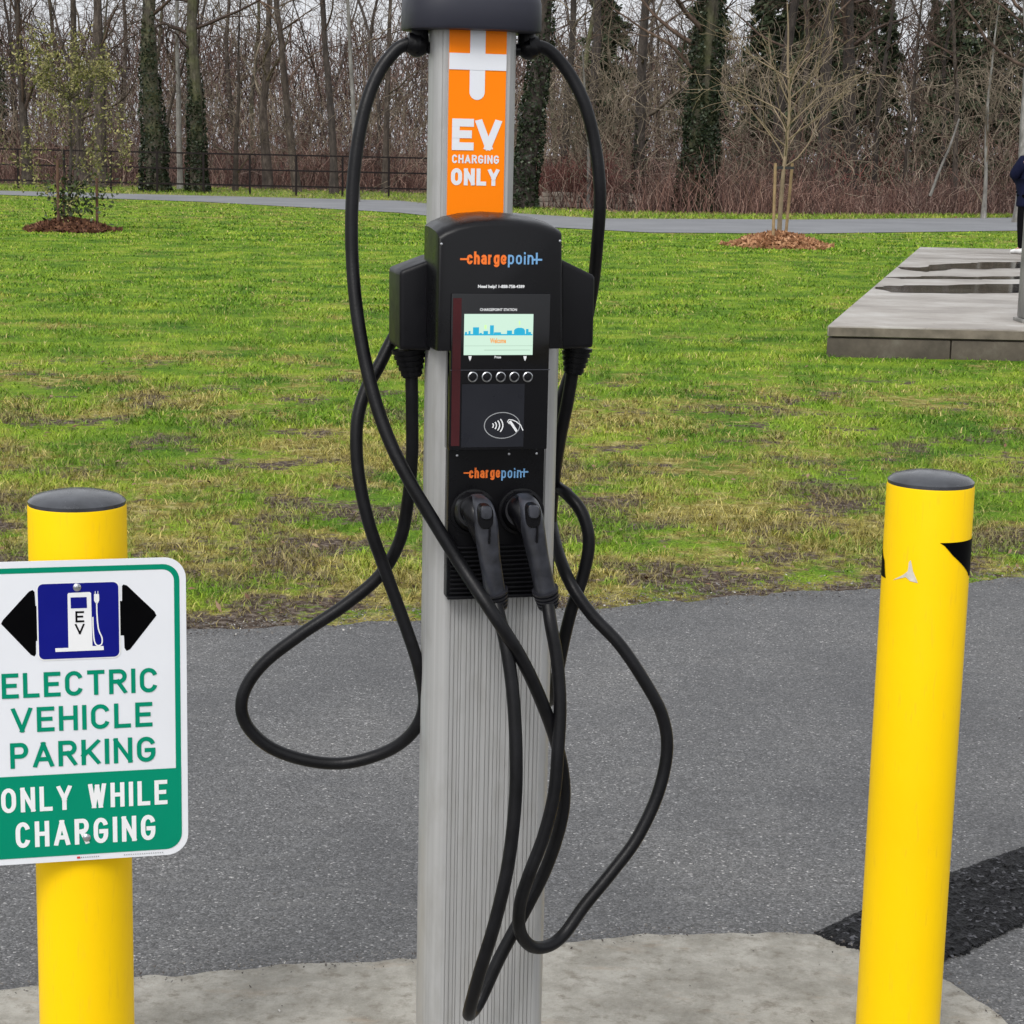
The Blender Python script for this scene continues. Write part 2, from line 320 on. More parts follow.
# ------------------------------------------------------------------ ground
def fbm(x, y, s, o=4):
    v = 0; a = 1
    for k in range(o): v += a*mnoise.noise(Vector((x*s, y*s, 3.1*k+s))); a *= .5; s *= 2.1
    return v
def resample(pts, step):
    out = []
    for i in range(len(pts)-1):
        a, b = Vector(pts[i]), Vector(pts[i+1]); n_ = max(1, int((b-a).length/step))
        out += [a+(b-a)*k/n_ for k in range(n_)]
    return out+[Vector(pts[-1])]
def sheet(name, far, near, z, mat, jit=0, step=.05, jscale=6, kind='structure'):
    """strip between two left-to-right polylines, irregular edges"""
    f_ = [Vector((p.x, p.y + jit*fbm(p.x, p.y, jscale), z)) for p in resample(far, step)]
    V = list(f_) + [Vector((p[0], p[1], z)) for p in near][::-1]
    import bmesh
    bm = bmesh.new(); vs = [bm.verts.new(v) for v in V]; fc = bm.faces.new(vs); bmesh.ops.triangulate(bm, faces=[fc])
    bmesh.ops.recalc_face_normals(bm, faces=bm.faces)
    if bm.faces[:] and sum(f.normal.z for f in bm.faces) < 0: bmesh.ops.reverse_faces(bm, faces=bm.faces)
    me = bpy.data.meshes.new(name); bm.to_mesh(me); bm.free()
    return tag(link(name, me, mat), kind=kind)
gr = pymesh([(-400,-200,0),(400,-200,0),(400,600,0),(-400,600,0)], [(0,1,2,3)])
tag(link('lawn_ground', gr, M['lawn']), kind='structure')
road_far_px = [(-1400,742),(-400,668),(0,646),(190,632),(350,624),(560,612),(700,600),(870,588),(1024,580),(1500,552),(2300,515)]
road_far = [G(*p) for p in road_far_px]
sheet('asphalt_path', road_far, [(-9,-30),(14,-30)], .004, M['asphalt'], jit=.06, step=.012, jscale=5)
conc_far = [G(*p) for p in [(-900,1060),(-400,1035),(0,993),(130,981),(300,968),(420,962),(548,946),(640,938),(815,937),(880,962),(950,985),(1000,1020),(1040,1060)]]
sheet('concrete_apron', conc_far, [(-2.6,1.2),(.9,1.2)], .008, M['concrete'], jit=.017, step=.008, jscale=9)
path_t = [(-900,160),(-400,178),(-200,184),(0,191),(200,196),(400,201),(520,214),(600,219),(800,220),(1024,218),(1300,214),(1900,204)]
path_b = [(-900,164),(-400,182),(-200,188),(0,195),(200,202),(400,213),(520,226),(650,233),(800,234),(1024,231),(1300,228),(1900,222)]
sheet('far_path', [G(*p) for p in path_t], [G(*p) for p in path_b], .012, M['far_path'], jit=0, step=5)
verge_t = [(-900,158),(-400,172),(0,185),(200,188),(430,194),(520,208),(600,213),(760,216),(1024,216),(1300,212),(1900,202)]
flo = sheet('woodland_floor', [Vector((-200,590,0)),Vector((200,590,0))], [G(*p) for p in verge_t], .006, M['floor'], step=50)
sheet('grass_verge', [G(*p) for p in verge_t], [G(px,py+1) for px,py in path_t], .009, M['verge'], jit=.25, step=.3, jscale=1)

# fresh asphalt patch: real lumpy relief
poly = [G(*p) for p in [(815,936),(835,927),(870,909),(905,896),(950,877),(990,862),(1024,850),(1150,800),(1290,745),(1290,800),(1150,872),(1024,926),(990,944),(945,964),(900,961),(862,954),(835,948)]]
def inside(x, y, P):
    c = False; j = len(P)-1
    for i in range(len(P)):
        if (P[i].y > y) != (P[j].y > y) and x < (P[j].x-P[i].x)*(y-P[i].y)/(P[j].y-P[i].y)+P[i].x: c = not c
        j = i
    return c
def edged(x, y, P):
    d = 9; q = Vector((x,y,0))
    for i in range(len(P)):
        a = Vector((P[i].x,P[i].y,0)); b = Vector((P[(i+1)%len(P)].x,P[(i+1)%len(P)].y,0)); ab = b-a
        t_ = max(0,min(1,(q-a).dot(ab)/max(ab.length_squared,1e-9))); d = min(d,(q-a-ab*t_).length)
    return d
xs = [p.x for p in poly]; ys = [p.y for p in poly]; st = .0085
nx = int((max(xs)-min(xs)+.1)/st); ny = int((max(ys)-min(ys)+.1)/st); idx = {}; V = []; Fc = []
def pv(i,j):
    if (i,j) not in idx:
        x = min(xs)-.05+i*st; y = min(ys)-.05+j*st; e = edged(x,y,poly)
        hh = min(1,e/.02)*.010*(.55+.9*abs(fbm(x,y,55,2))) + .010
        idx[(i,j)] = len(V); V.append((x+random.uniform(-.003,.003), y+random.uniform(-.003,.003), hh if inside(x,y,poly) else .006))
    return idx[(i,j)]
for i in range(nx):
    for j in range(ny):
        x = min(xs)-.05+(i+.5)*st; y = min(ys)-.05+(j+.5)*st
        if inside(x + .008*fbm(x,y,22,3), y + .008*fbm(x+7,y,22,3), poly): Fc.append((pv(i,j),pv(i+1,j),pv(i+1,j+1),pv(i,j+1)))
tag(link('asphalt_patch', pymesh(V,Fc), M['patch']), kind='structure')

def scatter_bits(name, n_, fx, size, mat, flat=.35, z0=.006, kind='stuff', label=None, cat=None):
    """little angular chips / leaves"""
    P = np.array([fx() for _ in range(n_)]); s = size[0]+(size[1]-size[0])*rng.random(n_)**2.2
    a = rng.random(n_)*6.283; tx = rng.normal(0,flat,n_)
    dirs = np.stack([np.cos(a),np.sin(a),tx],1); per = np.stack([-np.sin(a),np.cos(a),rng.normal(0,flat,n_)],1)
    c = np.stack([P[:,0],P[:,1],P[:,2]+z0+s*.3*flat],1)
    V = np.stack([c-dirs*s[:,None], c+per*s[:,None]*.55+[0,0,.15]*s[:,None], c+dirs*s[:,None]*.9, c-per*s[:,None]*.5], 1).reshape(-1,3)
    top = np.stack([c+[0,0,1]*s[:,None]*.35],1).reshape(-1,3); base = len(V)
    Vall = np.concatenate([V, top]); k = np.arange(n_)*4; tt = base+np.arange(n_)
    Fc = np.concatenate([np.stack([k+i, k+(i+1)%4, tt],1) for i in range(4)])
    o = link(name, npmesh(Vall,Fc), mat); return tag(o, label, cat, kind=kind)
def on_road():
    while True:
        px = random.uniform(-150,1170); py = random.uniform(600,1060); p = G(px,py); return (p.x,p.y,.004)
scatter_bits('loose_grit', 420, on_road, (.0012,.0055), M['pebble'], .3, label='pale grit and chips loose on the asphalt path', cat='grit')
def at_edge():
    px = random.uniform(-300,1300); i = 0
    ypx = np.interp(px, [p[0] for p in road_far_px], [p[1] for p in road_far_px]); p = G(px, ypx + random.gauss(-3,6)); return (p.x,p.y,.004)
scatter_bits('edge_gravel', 9000, at_edge, (.0018,.008), M['pebble'], .3, label='small gravel and soil crumbs along the lawn edge', cat='gravel')
def on_lawn():
    while True:
        px = random.uniform(-150,1170); py = 250+380*random.random()**.7
        p = G(px,py)
        if py < np.interp(px, [q[0] for q in road_far_px], [q[1] for q in road_far_px])-2: return (p.x,p.y,.012)
scatter_bits('fallen_leaves', 700, on_lawn, (.006,.022), M['litter'], .35, label='brown leaves and twigs strewn over the worn lawn', cat='leaves')

# grass blades
HZ = .265
A = G(826,357); A.z = 0; B = G(920,247,HZ); B.z = 0
ax, ay, bx, by = A.x, A.y, B.x, B.y; wd = 9.0
PB = [G(*p) for p in path_b]
def blades(n_, y0, y1, wfac, extra, h0, h1, bw):
    y = y0 + (y1-y0)*rng.random(n_)**1.25; x = (rng.random(n_)*2-1)*(y*wfac+extra)
    cl = np.array([mnoise.noise(Vector((a*1.8,b*1.8,1.3)))+.6*mnoise.noise(Vector((a*9,b*9,5.3))) for a,b in zip(x,y)])
    keep = (rng.random(n_) < .62+.75*cl)
    # stay on the lawn side of the road edge
    rx = np.array([p.x for p in road_far]); ry = np.array([p.y for p in road_far])
    edge = np.interp(x, rx, ry); keep &= y < np.interp(x,[p.x for p in PB],[p.y for p in PB])-.3; keep &= ~((y>ay-.02)&(x>ax+(y-ay)*(bx-ax)/(by-ay)-.01)&(y<by+.1)); keep &= y > edge + .02 + .10*np.array([fbm(a,b,5,2) for a,b in zip(x,y)])
    d = y-edge; keep &= (rng.random(n_) < .25+d/.7)
    x=x[keep]; y=y[keep]; cl=cl[keep]; d=d[keep]; m_=len(x)
    a = rng.random(m_)*6.283; h = (h0+(h1-h0)*rng.random(m_)**1.6)*(1+.5*cl)*np.clip(.45+d/1.2,.45,1); lean = rng.random(m_)*1.6+.25
    w_ = bw*(.6+.8*rng.random(m_))
    dx = np.cos(a); dy = np.sin(a); b = rng.random(m_)*6.283
    base = np.stack([x,y,np.zeros(m_)],1)
    side = np.stack([np.cos(b)*w_,np.sin(b)*w_,np.zeros(m_)],1)
    mid = base + np.stack([dx*h*lean*.35, dy*h*lean*.35, h*.62],1)
    tip = base + np.stack([dx*h*lean, dy*h*lean, h*.85*np.ones(m_)],1)
    V = np.stack([base-side, base+side, mid+side*.7, mid-side*.7, tip],1).reshape(-1,3); k = np.arange(m_)*5
    T = np.concatenate([np.stack([k,k+1,k+2],1), np.stack([k,k+2,k+3],1), np.stack([k+3,k+2,k+4],1)])
    return V, T
parts = [blades(200000, 6.0, 11.5, .30, .8, .012, .042, .0022), blades(120000, 11.5, 20, .30, .8, .015, .045, .0036), blades(120000, 20, 34, .30, 1, .016, .042, .006), blades(120000, 34, 66, .30, 1, .02, .05, .011)]
V = np.concatenate([p[0] for p in parts]); off = 0; Ts = []
for v_,t_ in parts: Ts.append(t_+off); off += len(v_)
tag(link('grass_blades', npmesh(V, np.concatenate(Ts)), M['blade']), 'short worn turf of green and straw blades covering the lawn', 'grass', kind='stuff')

# ------------------------------------------------------------------ platform, puddles, pillar
HZ = .265
A = G(826,357); A.z = 0; B = G(920,247,HZ); B.z = 0
ax, ay, bx, by = A.x, A.y, B.x, B.y; wd = 9.0
plat = empty('concrete_platform', (ax,ay,0), 0, 'low wet concrete platform on dark block footing at the right edge of the lawn', 'platform')
def quadprism(o, z0, z1, inset=0):
    dx = (bx-ax); dy = (by-ay)
    p = [(inset,inset),(wd,inset),(wd+dx,dy),(dx+inset,dy)]
    b = MB(); b.add([(x,y,z0) for x,y in p]+[(x,y,z1) for x,y in p], [(0,3,2,1),(4,5,6,7),(0,1,5,4),(1,2,6,5),(2,3,7,6),(3,0,4,7)]); return b
quadprism(0, HZ-.09, HZ).build('top_slab', M['slab'], plat, bevel=.012)
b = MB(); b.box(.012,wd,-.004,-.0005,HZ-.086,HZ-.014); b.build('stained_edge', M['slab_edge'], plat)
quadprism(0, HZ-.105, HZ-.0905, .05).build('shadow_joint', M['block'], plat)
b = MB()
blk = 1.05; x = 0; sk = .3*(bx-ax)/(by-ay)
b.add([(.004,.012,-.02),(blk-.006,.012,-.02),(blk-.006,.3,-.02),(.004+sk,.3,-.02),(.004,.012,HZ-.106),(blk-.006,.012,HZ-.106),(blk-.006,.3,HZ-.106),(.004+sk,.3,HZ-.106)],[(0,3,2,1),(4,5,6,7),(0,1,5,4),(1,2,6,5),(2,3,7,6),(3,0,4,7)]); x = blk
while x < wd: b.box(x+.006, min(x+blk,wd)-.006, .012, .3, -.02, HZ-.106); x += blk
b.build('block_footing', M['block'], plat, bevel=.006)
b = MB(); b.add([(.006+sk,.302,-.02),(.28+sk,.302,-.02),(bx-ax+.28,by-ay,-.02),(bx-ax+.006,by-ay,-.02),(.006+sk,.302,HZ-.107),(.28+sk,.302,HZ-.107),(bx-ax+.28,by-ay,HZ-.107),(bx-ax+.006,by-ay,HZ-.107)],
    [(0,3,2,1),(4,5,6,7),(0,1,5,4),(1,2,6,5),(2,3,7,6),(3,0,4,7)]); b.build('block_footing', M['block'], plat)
def puddle(px):
    P = [G(x,y,HZ) for x,y in px]; P = resample(P+[P[0]], .08)[:-1]
    pts = [(p.x+.25*fbm(p.x,p.y,1.3,4), p.y+.42*fbm(p.x*.5+9,p.y,1.2,4), HZ+.003) for p in P]
    import bmesh
    bm = bmesh.new(); f = bm.faces.new([bm.verts.new(q) for q in pts]); bmesh.ops.triangulate(bm, faces=[f]); bmesh.ops.recalc_face_normals(bm, faces=bm.faces)
    if sum(f.normal.z for f in bm.faces)<0: bmesh.ops.reverse_faces(bm, faces=bm.faces)
    me = bpy.data.meshes.new('puddle'); bm.to_mesh(me); bm.free(); return tag(link('puddle', me, M['puddle']), kind='structure')
puddle([(880,289),(905,285),(1015,285),(1090,284),(1100,291),(1015,293),(900,292)])
puddle([(886,277),(910,275),(960,276),(1080,274),(1090,279),(980,280),(905,279)])
puddle([(905,268),(940,264),(1000,262),(1080,260),(1090,267),(960,269),(915,271)])
pb = G(1036,322,HZ)
pil = empty('shelter_pillar', pb, 0, 'weathered grey concrete pillar standing on the platform, cut by the right edge of the photo', 'pillar')
b = MB(); b.box(-.14,.14,-.14,.14,.03,3.0); b.build('shaft', M['pillar'], pil, bevel=.02)
b = MB(); b.box(-.165,.165,-.165,.165,0,.03); b.build('foot', M['pillar'], pil, bevel=.006)

# ------------------------------------------------------------------ bollards
def bollard(px, py, D, label, r=.08):
    ax_ = WY(px, py, D); h = ax_.z
    o = empty('bollard', (ax_.x, D, 0), 0, label, 'bollard', 'yellow steel bollards either side of the charger')
    b = MB(); b.loft(lathe_rings([(r,-.05),(r,.02),(r,h*.5),(r,h-.012),(r-.001,h-.008)], 64)); b.build('sleeve', M['yellow'], o, smooth=True)
    b = MB(); b.loft(lathe_rings([(r-.0015,h-.0085),(r-.0010,h-.002),(r-.004,h+.001),(r*.86,h+.006),(r*.6,h+.0115),(r*.3,h+.0145),(.004,h+.0155)], 64)); b.build('cap', M['bollard_cap'], o, smooth=True)
    return o, h
bl, hl = bollard(77, 499, 3.15, 'yellow bollard carrying the green and white parking sign')
RB = .0768; DB = 3.41
br, hr = bollard(931, 479, DB, 'yellow bollard with black tape triangles near its top and a small white tear', RB)
# marks on the right bollard laid on its curved face
def on_cyl(o, pts_px, D, r, rr):
    out = []
    for px,py in pts_px:
        d = ray(px,py); ox, oy = CP.x-o.location.x, CP.y-o.location.y
        a_=d.x**2+d.y**2; b_=2*(ox*d.x+oy*d.y); c_=ox*ox+oy*oy-r*r; disc=max(b_*b_-4*a_*c_,0); t_=(-b_-math.sqrt(disc))/(2*a_)
        p = CP+d*t_; out.append((math.atan2(p.y-o.location.y, p.x-o.location.x), p.z))
    return out
def cyl_patch(name, o, poly2, rr, mat, cell=.004):
    """fine grid over angle/height, cells inside poly kept"""
    P = [Vector((a*RB, z, 0)) for a,z in poly2]
    import bmesh
    bm = bmesh.new(); f = bm.faces.new([bm.verts.new((p.x,p.y,0)) for p in P])
    x0=min(p.x for p in P); x1=max(p.x for p in P); k = x0
    while k < x1:
        k += cell; bmesh.ops.bisect_plane(bm, geom=bm.verts[:]+bm.edges[:]+bm.faces[:], plane_co=(k,0,0), plane_no=(1,0,0))
    for v in bm.verts:
        a = v.co.x/RB; z = v.co.y; v.co = (rr*math.cos(a), rr*math.sin(a), z)
    bmesh.ops.recalc_face_normals(bm, faces=bm.faces)
    for f in bm.faces:
        c_ = f.calc_center_median()
        if f.normal.x*c_.x+f.normal.y*c_.y < 0: f.normal_flip()
    me = bpy.data.meshes.new(name); bm.to_mesh(me); bm.free(); return link(name, me, mat, o)
ang = on_cyl(br, [(940,541),(968,576),(905,541),(925,541)], DB, RB, RB)
a0, zt = ang[0]; a1, zb = ang[1]
# spiral-stripe remnants: black triangle on the right, wrapping round, and its sliver on the left
ztr = on_cyl(br, [(965,541)], DB, RB, RB)[0][1]
cyl_patch('tape_triangle', br, [(a0,ztr),(a0+.12,ztr-.006),(a0+.35,ztr-.024),(a1-.05,zb+.006),(a1,zb),(a1+.75,zb-.0),(a1+.75,ztr)], RB+.0008, M['sign_black'])
al = on_cyl(br, [(886,578)], DB, RB, RB)[0]
cyl_patch('tape_triangle', br, [(al[0],al[1]),(al[0]-.05,al[1]+.008),(al[0]-.12,al[1]+.03),(al[0]-.6,al[1]+.06),(al[0]-.6,al[1])], RB+.0008, M['sign_black'])
tp = on_cyl(br, [(893,580),(903,575),(908,571),(909,562),(911,560),(913,571),(918,583),(910,581),(906,577)], DB, RB, RB)
cyl_patch('torn_spot', br, tp, RB+.0007, M['tear'])

# ------------------------------------------------------------------ lettering
def text_mesh(s, off=.0):
    cu = bpy.data.curves.new('t','FONT'); cu.body = s; cu.size = 1; cu.offset = off; cu.resolution_u = 4; cu.extrude = .0
    o = bpy.data.objects.new('t', cu); COL.objects.link(o); dg = bpy.context.evaluated_depsgraph_get(); dg.update()
    me = bpy.data.meshes.new_from_object(o.evaluated_get(dg)); bpy.data.objects.remove(o); bpy.data.curves.remove(cu); return me
def text_at(name, s, x0, x1, z0, z1, y, mat, parent, off=.02, ref=None, thick=.0004, slope=0):
    """lettering fitted into x0..x1, with the height of ref (or of itself) fitted into z0..z1, facing local -y"""
    me = text_mesh(s, off); co = np.zeros(len(me.vertices)*3); me.vertices.foreach_get('co', co); co = co.reshape(-1,3)
    X0,X1 = co[:,0].min(), co[:,0].max()
    if ref:
        m2 = text_mesh(ref, off); c2 = np.zeros(len(m2.vertices)*3); m2.vertices.foreach_get('co', c2); c2 = c2.reshape(-1,3); Y0,Y1 = c2[:,1].min(), c2[:,1].max(); bpy.data.meshes.remove(m2)
    else: Y0,Y1 = co[:,1].min(), co[:,1].max()
    x = x0+(co[:,0]-X0)/(X1-X0)*(x1-x0); z = z0+(co[:,1]-Y0)/(Y1-Y0)*(z1-z0) + slope*(x-x0)
    new = np.stack([x, np.full(len(x), y), z],1); me.vertices.foreach_set('co', new.astype(np.float32).ravel()); me.update()
    return link(name, me, mat, parent)
def flat(name, pts, y, mat, parent, holes=None):
    import bmesh
    bm = bmesh.new(); f = bm.faces.new([bm.verts.new((x,y,z)) for x,z in pts]); bm.normal_update()
    if f.normal.y > 0: f.normal_flip()
    bmesh.ops.triangulate(bm, faces=[f]); me = bpy.data.meshes.new(name); bm.to_mesh(me); bm.free(); return link(name, me, mat, parent)
def rrect(x0,x1,z0,z1,r,n_=8):
    out = []
    for cx,cz,a in ((x1-r,z0+r,-90),(x1-r,z1-r,0),(x0+r,z1-r,90),(x0+r,z0+r,180)):
        for k in range(n_+1): t_ = R(a+90*k/n_); out.append((cx+r*math.cos(t_), cz+r*math.sin(t_)))
    return out
def ring_flat(name, outer, inner, y, mat, parent):
    n_ = len(outer); V = [(x,y,z) for x,z in outer]+[(x,y,z) for x,z in inner]
    return link(name, pymesh(V, [(i,(i+1)%n_,n_+(i+1)%n_,n_+i) for i in range(n_)]), mat, parent)
def ribbon(name, pts, wd_, y, mat, parent):
    P = [Vector((a,0,b)) for a,b in pts]; L_ = []; R_ = []
    for i,p in enumerate(P):
        d = (P[min(i+1,len(P)-1)]-P[max(i-1,0)]).normalized(); nn = Vector((-d.z,0,d.x))*wd_/2; L_.append(p+nn); R_.append(p-nn)
    n_ = len(P); V = [(p.x,y,p.z) for p in L_]+[(p.x,y,p.z) for p in R_]
    return link(name, pymesh(V, [(i,i+1,n_+i+1,n_+i) for i in range(n_-1)]), mat, parent)

def arc(cx,cz,rx,rz,a0,a1,n_=9): return [(cx+rx*math.cos(R(a0+(a1-a0)*k/n_)), cz+rz*math.sin(R(a0+(a1-a0)*k/n_))) for k in range(n_+1)]
X_H = .77
GL = { # glyph: (width, strokes in 0..1 centre-line space, closed flag by repeat)
 'E':(.56,[[(0,0),(0,1)],[(0,1),(1,1)],[(0,.51),(.86,.51)],[(0,0),(1,0)]]), 'L':(.54,[[(0,0),(0,1)],[(0,0),(1,0)]]), 'T':(.60,[[(.5,0),(.5,1)],[(0,1),(1,1)]]),
 'I':(.0,[[(0,0),(0,1)]]), 'C':(.62,[arc(.5,.68,.5,.32,12,180)+arc(.5,.32,.5,.32,180,348)]), 'O':(.66,[arc(.5,.66,.5,.34,0,180)+arc(.5,.34,.5,.34,180,360)+[(1,.66)]]),
 'G':(.64,[arc(.5,.68,.5,.32,12,180)+arc(.5,.32,.5,.32,180,360)+[(1,.46)],[(1,.46),(.55,.46)]]),
 'R':(.62,[[(0,0),(0,1)],[(0,1)]+arc(.62,.75,.38,.25,90,-90)+[(0,.5)],[(.5,.5),(1,0)]]), 'P':(.60,[[(0,0),(0,1)],[(0,1)]+arc(.62,.73,.38,.27,90,-90)+[(0,.46)]]),
 'V':(.70,[[(0,1),(.5,0)],[(.5,0),(1,1)]]), 'W':(.86,[[(0,1),(.25,0)],[(.25,0),(.5,.95)],[(.5,.95),(.75,0)],[(.75,0),(1,1)]]), 'A':(.72,[[(0,0),(.5,1)],[(.5,1),(1,0)],[(.2,.28),(.8,.28)]]),
 'H':(.62,[[(0,0),(0,1)],[(1,0),(1,1)],[(0,.51),(1,.51)]]), 'K':(.64,[[(0,0),(0,1)],[(1,1),(.0,.36)],[(.34,.57),(1,0)]]), 'N':(.64,[[(0,0),(0,1)],[(1,0),(1,1)],[(0,1),(1,0)]]),
 'Y':(.66,[[(0,1),(.5,.44)],[(1,1),(.5,.44)],[(.5,.5),(.5,0)]]), ' ':(.22,[]),
 'c':(.40,[arc(.5,X_H-.26,.5,.26,0,180)+arc(.5,.26,.5,.26,180,360)]), 'o':(.42,[arc(.5,X_H-.26,.5,.26,0,180)+arc(.5,.26,.5,.26,180,360)+[(1,X_H-.26)]]),
 'h':(.42,[[(0,0),(0,1.1)],[(0,X_H-.3)]+arc(.5,X_H-.26,.5,.26,170,0)+[(1,0)]]), 'n':(.42,[[(0,0),(0,X_H)],[(0,X_H-.3)]+arc(.5,X_H-.26,.5,.26,170,0)+[(1,0)]]),
 'a':(.40,[arc(.5,X_H-.24,.5,.24,165,0)+[(1,0)],[(1,.44)]+arc(.5,.22,.5,.22,90,270)+[(1,.06)]]), 'r':(.26,[[(0,0),(0,X_H)],[(0,X_H-.3)]+arc(1,X_H-.22,1,.22,170,85)]),
 'g':(.42,[arc(.5,X_H-.26,.5,.26,0,180)+arc(.5,.26,.5,.26,180,360),[(1,X_H)]+arc(.5,-.08,.5,.2,0,-165)]), 'e':(.41,[[(0,.36),(1,.36)]+arc(.5,X_H-.26,.5,.26,0,180)+arc(.5,.26,.5,.26,180,345)]),
 'p':(.42,[[(0,X_H),(0,-.3)],arc(.5,X_H-.26,.5,.26,180,0)+arc(.5,.26,.5,.26,0,-180)+[(0,X_H-.26)]]), 'i':(.0,[[(0,0),(0,.66)],[(0,1.0),(0,1.04)]])}
def strokes_at(name, s, x0, x1, z0, z1, y, mat, parent, t=.15, gap=.17):
    """monoline lettering: t = stroke / cap height, fitted to the box with the stroke kept even"""
    hgt = z1-z0; ratio = (x1-x0)/hgt; fixed = t*len(s) + gap*(len(s)-1); k_ = (ratio-fixed)/max(sum(max(GL[c][0]-.0,0) for c in s),1e-6)
    V = []; Fs = []; cur = 0; lay = 0
    for c in s:
        wd_ = GL[c][0]*k_
        for st in GL[c][1]:
            P = [Vector((cur+t/2+u*wd_, t/2+v*(1-t))) for u,v in st]
            P = [p for i,p in enumerate(P) if i==0 or (p-P[i-1]).length > 1e-4]
            closed = len(P)>4 and (P[0]-P[-1]).length < 1e-3
            if len(P)==2 or len(st)<=12:
                if not (c in 'EFHTLAK' and False):
                    for e_,q_ in ((0,1),(-1,-2)):
                        d = (P[e_]-P[q_]).normalized()
                        if len(P)==2 or abs(d.x)<.05: P[e_] = P[e_]+d*t/2
            n_ = len(P); yy_ = y - .00012*(lay%4); lay += 1; base = len(V)
            for i,p in enumerate(P):
                if closed: a_ = P[(i-1)%(n_-1)]; b_ = P[(i+1)%(n_-1)]
                else: a_ = P[max(i-1,0)]; b_ = P[min(i+1,n_-1)]
                d = (b_-a_).normalized(); nn = Vector((-d.y,d.x))
                if 0<i<n_-1:
                    d1 = (p-a_).normalized(); m_ = max(.5, abs(Vector((-d1.y,d1.x)).dot(nn))); off = t/2/m_
                else: off = t/2
                for sg in (1,-1):
                    q = p+nn*off*sg
                    if c.isupper(): q.y = min(1,max(0,q.y))
                    V.append((x0+q.x*hgt, yy_, z0+q.y*hgt))
            for i in range(n_-1): Fs.append((base+2*i,base+2*i+1,base+2*i+3,base+2*i+2))
        cur += wd_ + t + gap
    me = pymesh(V,Fs); return link(name, me, mat, parent)

# ------------------------------------------------------------------ parking sign
YAW = R(14)
SF = Frame((bl.location.x, bl.location.y, 0), YAW); yp = -.092
sign = empty('parking_sign', (bl.location.x, bl.location.y, 0), YAW, 'green and white sign reading electric vehicle parking only while charging', 'sign')
S = lambda px,py,k=0: SF.L(px,py,yp-.0012-.0004*k)
cx = S(79,700).x; rx_ = S(187,700).x; hw = rx_-cx; zt = S(80,560).z; zb = S(80,860.5).z
b = MB(); b.prism(rrect(cx-hw,cx+hw,zb,zt,.035), yp-.001, yp+.001); b.build('panel', [M['sign_white']], sign)
b = MB(); b.prism(rrect(cx-hw+.001,cx+hw-.001,zb+.001,zt-.001,.035), yp+.0013, yp+.0022); b.build('panel_back', [M['sign_back']], sign)
for q_ in (zt-.09, zb+.03): b = MB(); b.box(cx-.03,cx+.03,yp+.003,-.070,q_,q_+.04); b.build('mounting_block', M['sign_back'], sign)
e1 = .0105; e2 = e1+.0088
y1 = yp-.0014; y2 = yp-.0018; y3 = yp-.0022; y4 = yp-.0026
ring_flat('green_border', rrect(cx-hw+e1,cx+hw-e1,zb+e1,zt-e1,.027), rrect(cx-hw+e2,cx+hw-e2,zb+e2,zt-e2,.019), y1, M['sign_green'], sign)
zdiv = S(80,773).z
low = [(x,z) for x,z in rrect(cx-hw+e1,cx+hw-e1,zb+e1,zt-e1,.027) if z < zdiv-.02]
low = sorted([q for q in low if q[0]>=cx], key=lambda q:q[1])+[(cx+hw-e1,zdiv),(cx-hw+e1,zdiv)]+sorted([q for q in low if q[0]<cx], key=lambda q:-q[1])
flat('green_field', low, y2, M['sign_green'], sign)
def sline(s, l, r_, tl, tr_, mat, off, yy):
    """l=(px,baseline py) left, r_=(px,baseline py) right, cap tops"""
    a = SF.L(l[0],l[1],yy); b_ = SF.L(r_[0],r_[1],yy); ta = SF.L(l[0],tl,yy); tb = SF.L(r_[0],tr_,yy)
    z0=(a.z+b_.z)/2; z1=(ta.z+tb.z)/2
    return strokes_at('lettering', s, a.x, b_.x, z0, z1, yy, mat, sign, t=off)
sline('ELECTRIC',(2,700),(157.5,691),675,666.5,M['sign_green'],.165,y2)
sline('VEHICLE',(11.7,733.8),(152.5,725.8),708.5,701.5,M['sign_green'],.165,y2)
sline('PARKING',(10.5,769.3),(155.5,761),743.5,736,M['sign_green'],.165,y2)
sline('ONLY WHILE',(1.5,814.5),(167.5,803),790,778.5,M['white_ink'],.165,y3)
sline('CHARGING',(16,849),(155.5,839),823.5,813.5,M['white_ink'],.165,y3)
def sp(l, yy): return [(lambda q:(q.x,q.z))(SF.L(a,b_,yy)) for a,b_ in l]
q0 = SF.L(38.3,622,y2); q1 = SF.L(118.8,619,y2); zt_ = SF.L(78,583,y2).z; zb_ = SF.L(79,658,y2).z
flat('black_arrow', sp([(1,624),(3,620),(29,591.5),(32.5,590),(34.5,592),(35.5,606),(37.5,606),(38.5,641),(36,641),(36,654),(34.5,656.5),(31,655)], y2), y1, M['sign_black'], sign)
flat('black_arrow', sp([(156.5,615.5),(154.5,611.5),(127,585.5),(123.5,584.5),(122,586),(122,601),(119.5,601),(120.5,635.5),(124,635.5),(124.5,648),(126.5,651),(130,649.5)], y2), y1, M['sign_black'], sign)
flat('symbol_outline', rrect(q0.x-.0022,q1.x+.0022,zb_-.0022,zt_+.0022,.011), y2, M['white_ink'], sign)
sq = flat('symbol_panel', rrect(q0.x,q1.x,zb_,zt_,.009), y3, M['sign_blue'], sign)
flat('pump_body', sp([(67.5,594.5),(68.5,593),(89.5,592),(91,593),(92.5,646),(103.5,646),(103.8,650),(55.5,652),(55.3,648.3),(68.5,647.8)], y4), y4, M['white_ink'], sq)
flat('pump_window', sp([(70.5,597.5),(86.6,597),(87,608),(70.8,608.5)], y4-.0004), y4-.0004, M['sign_blue'], sq)
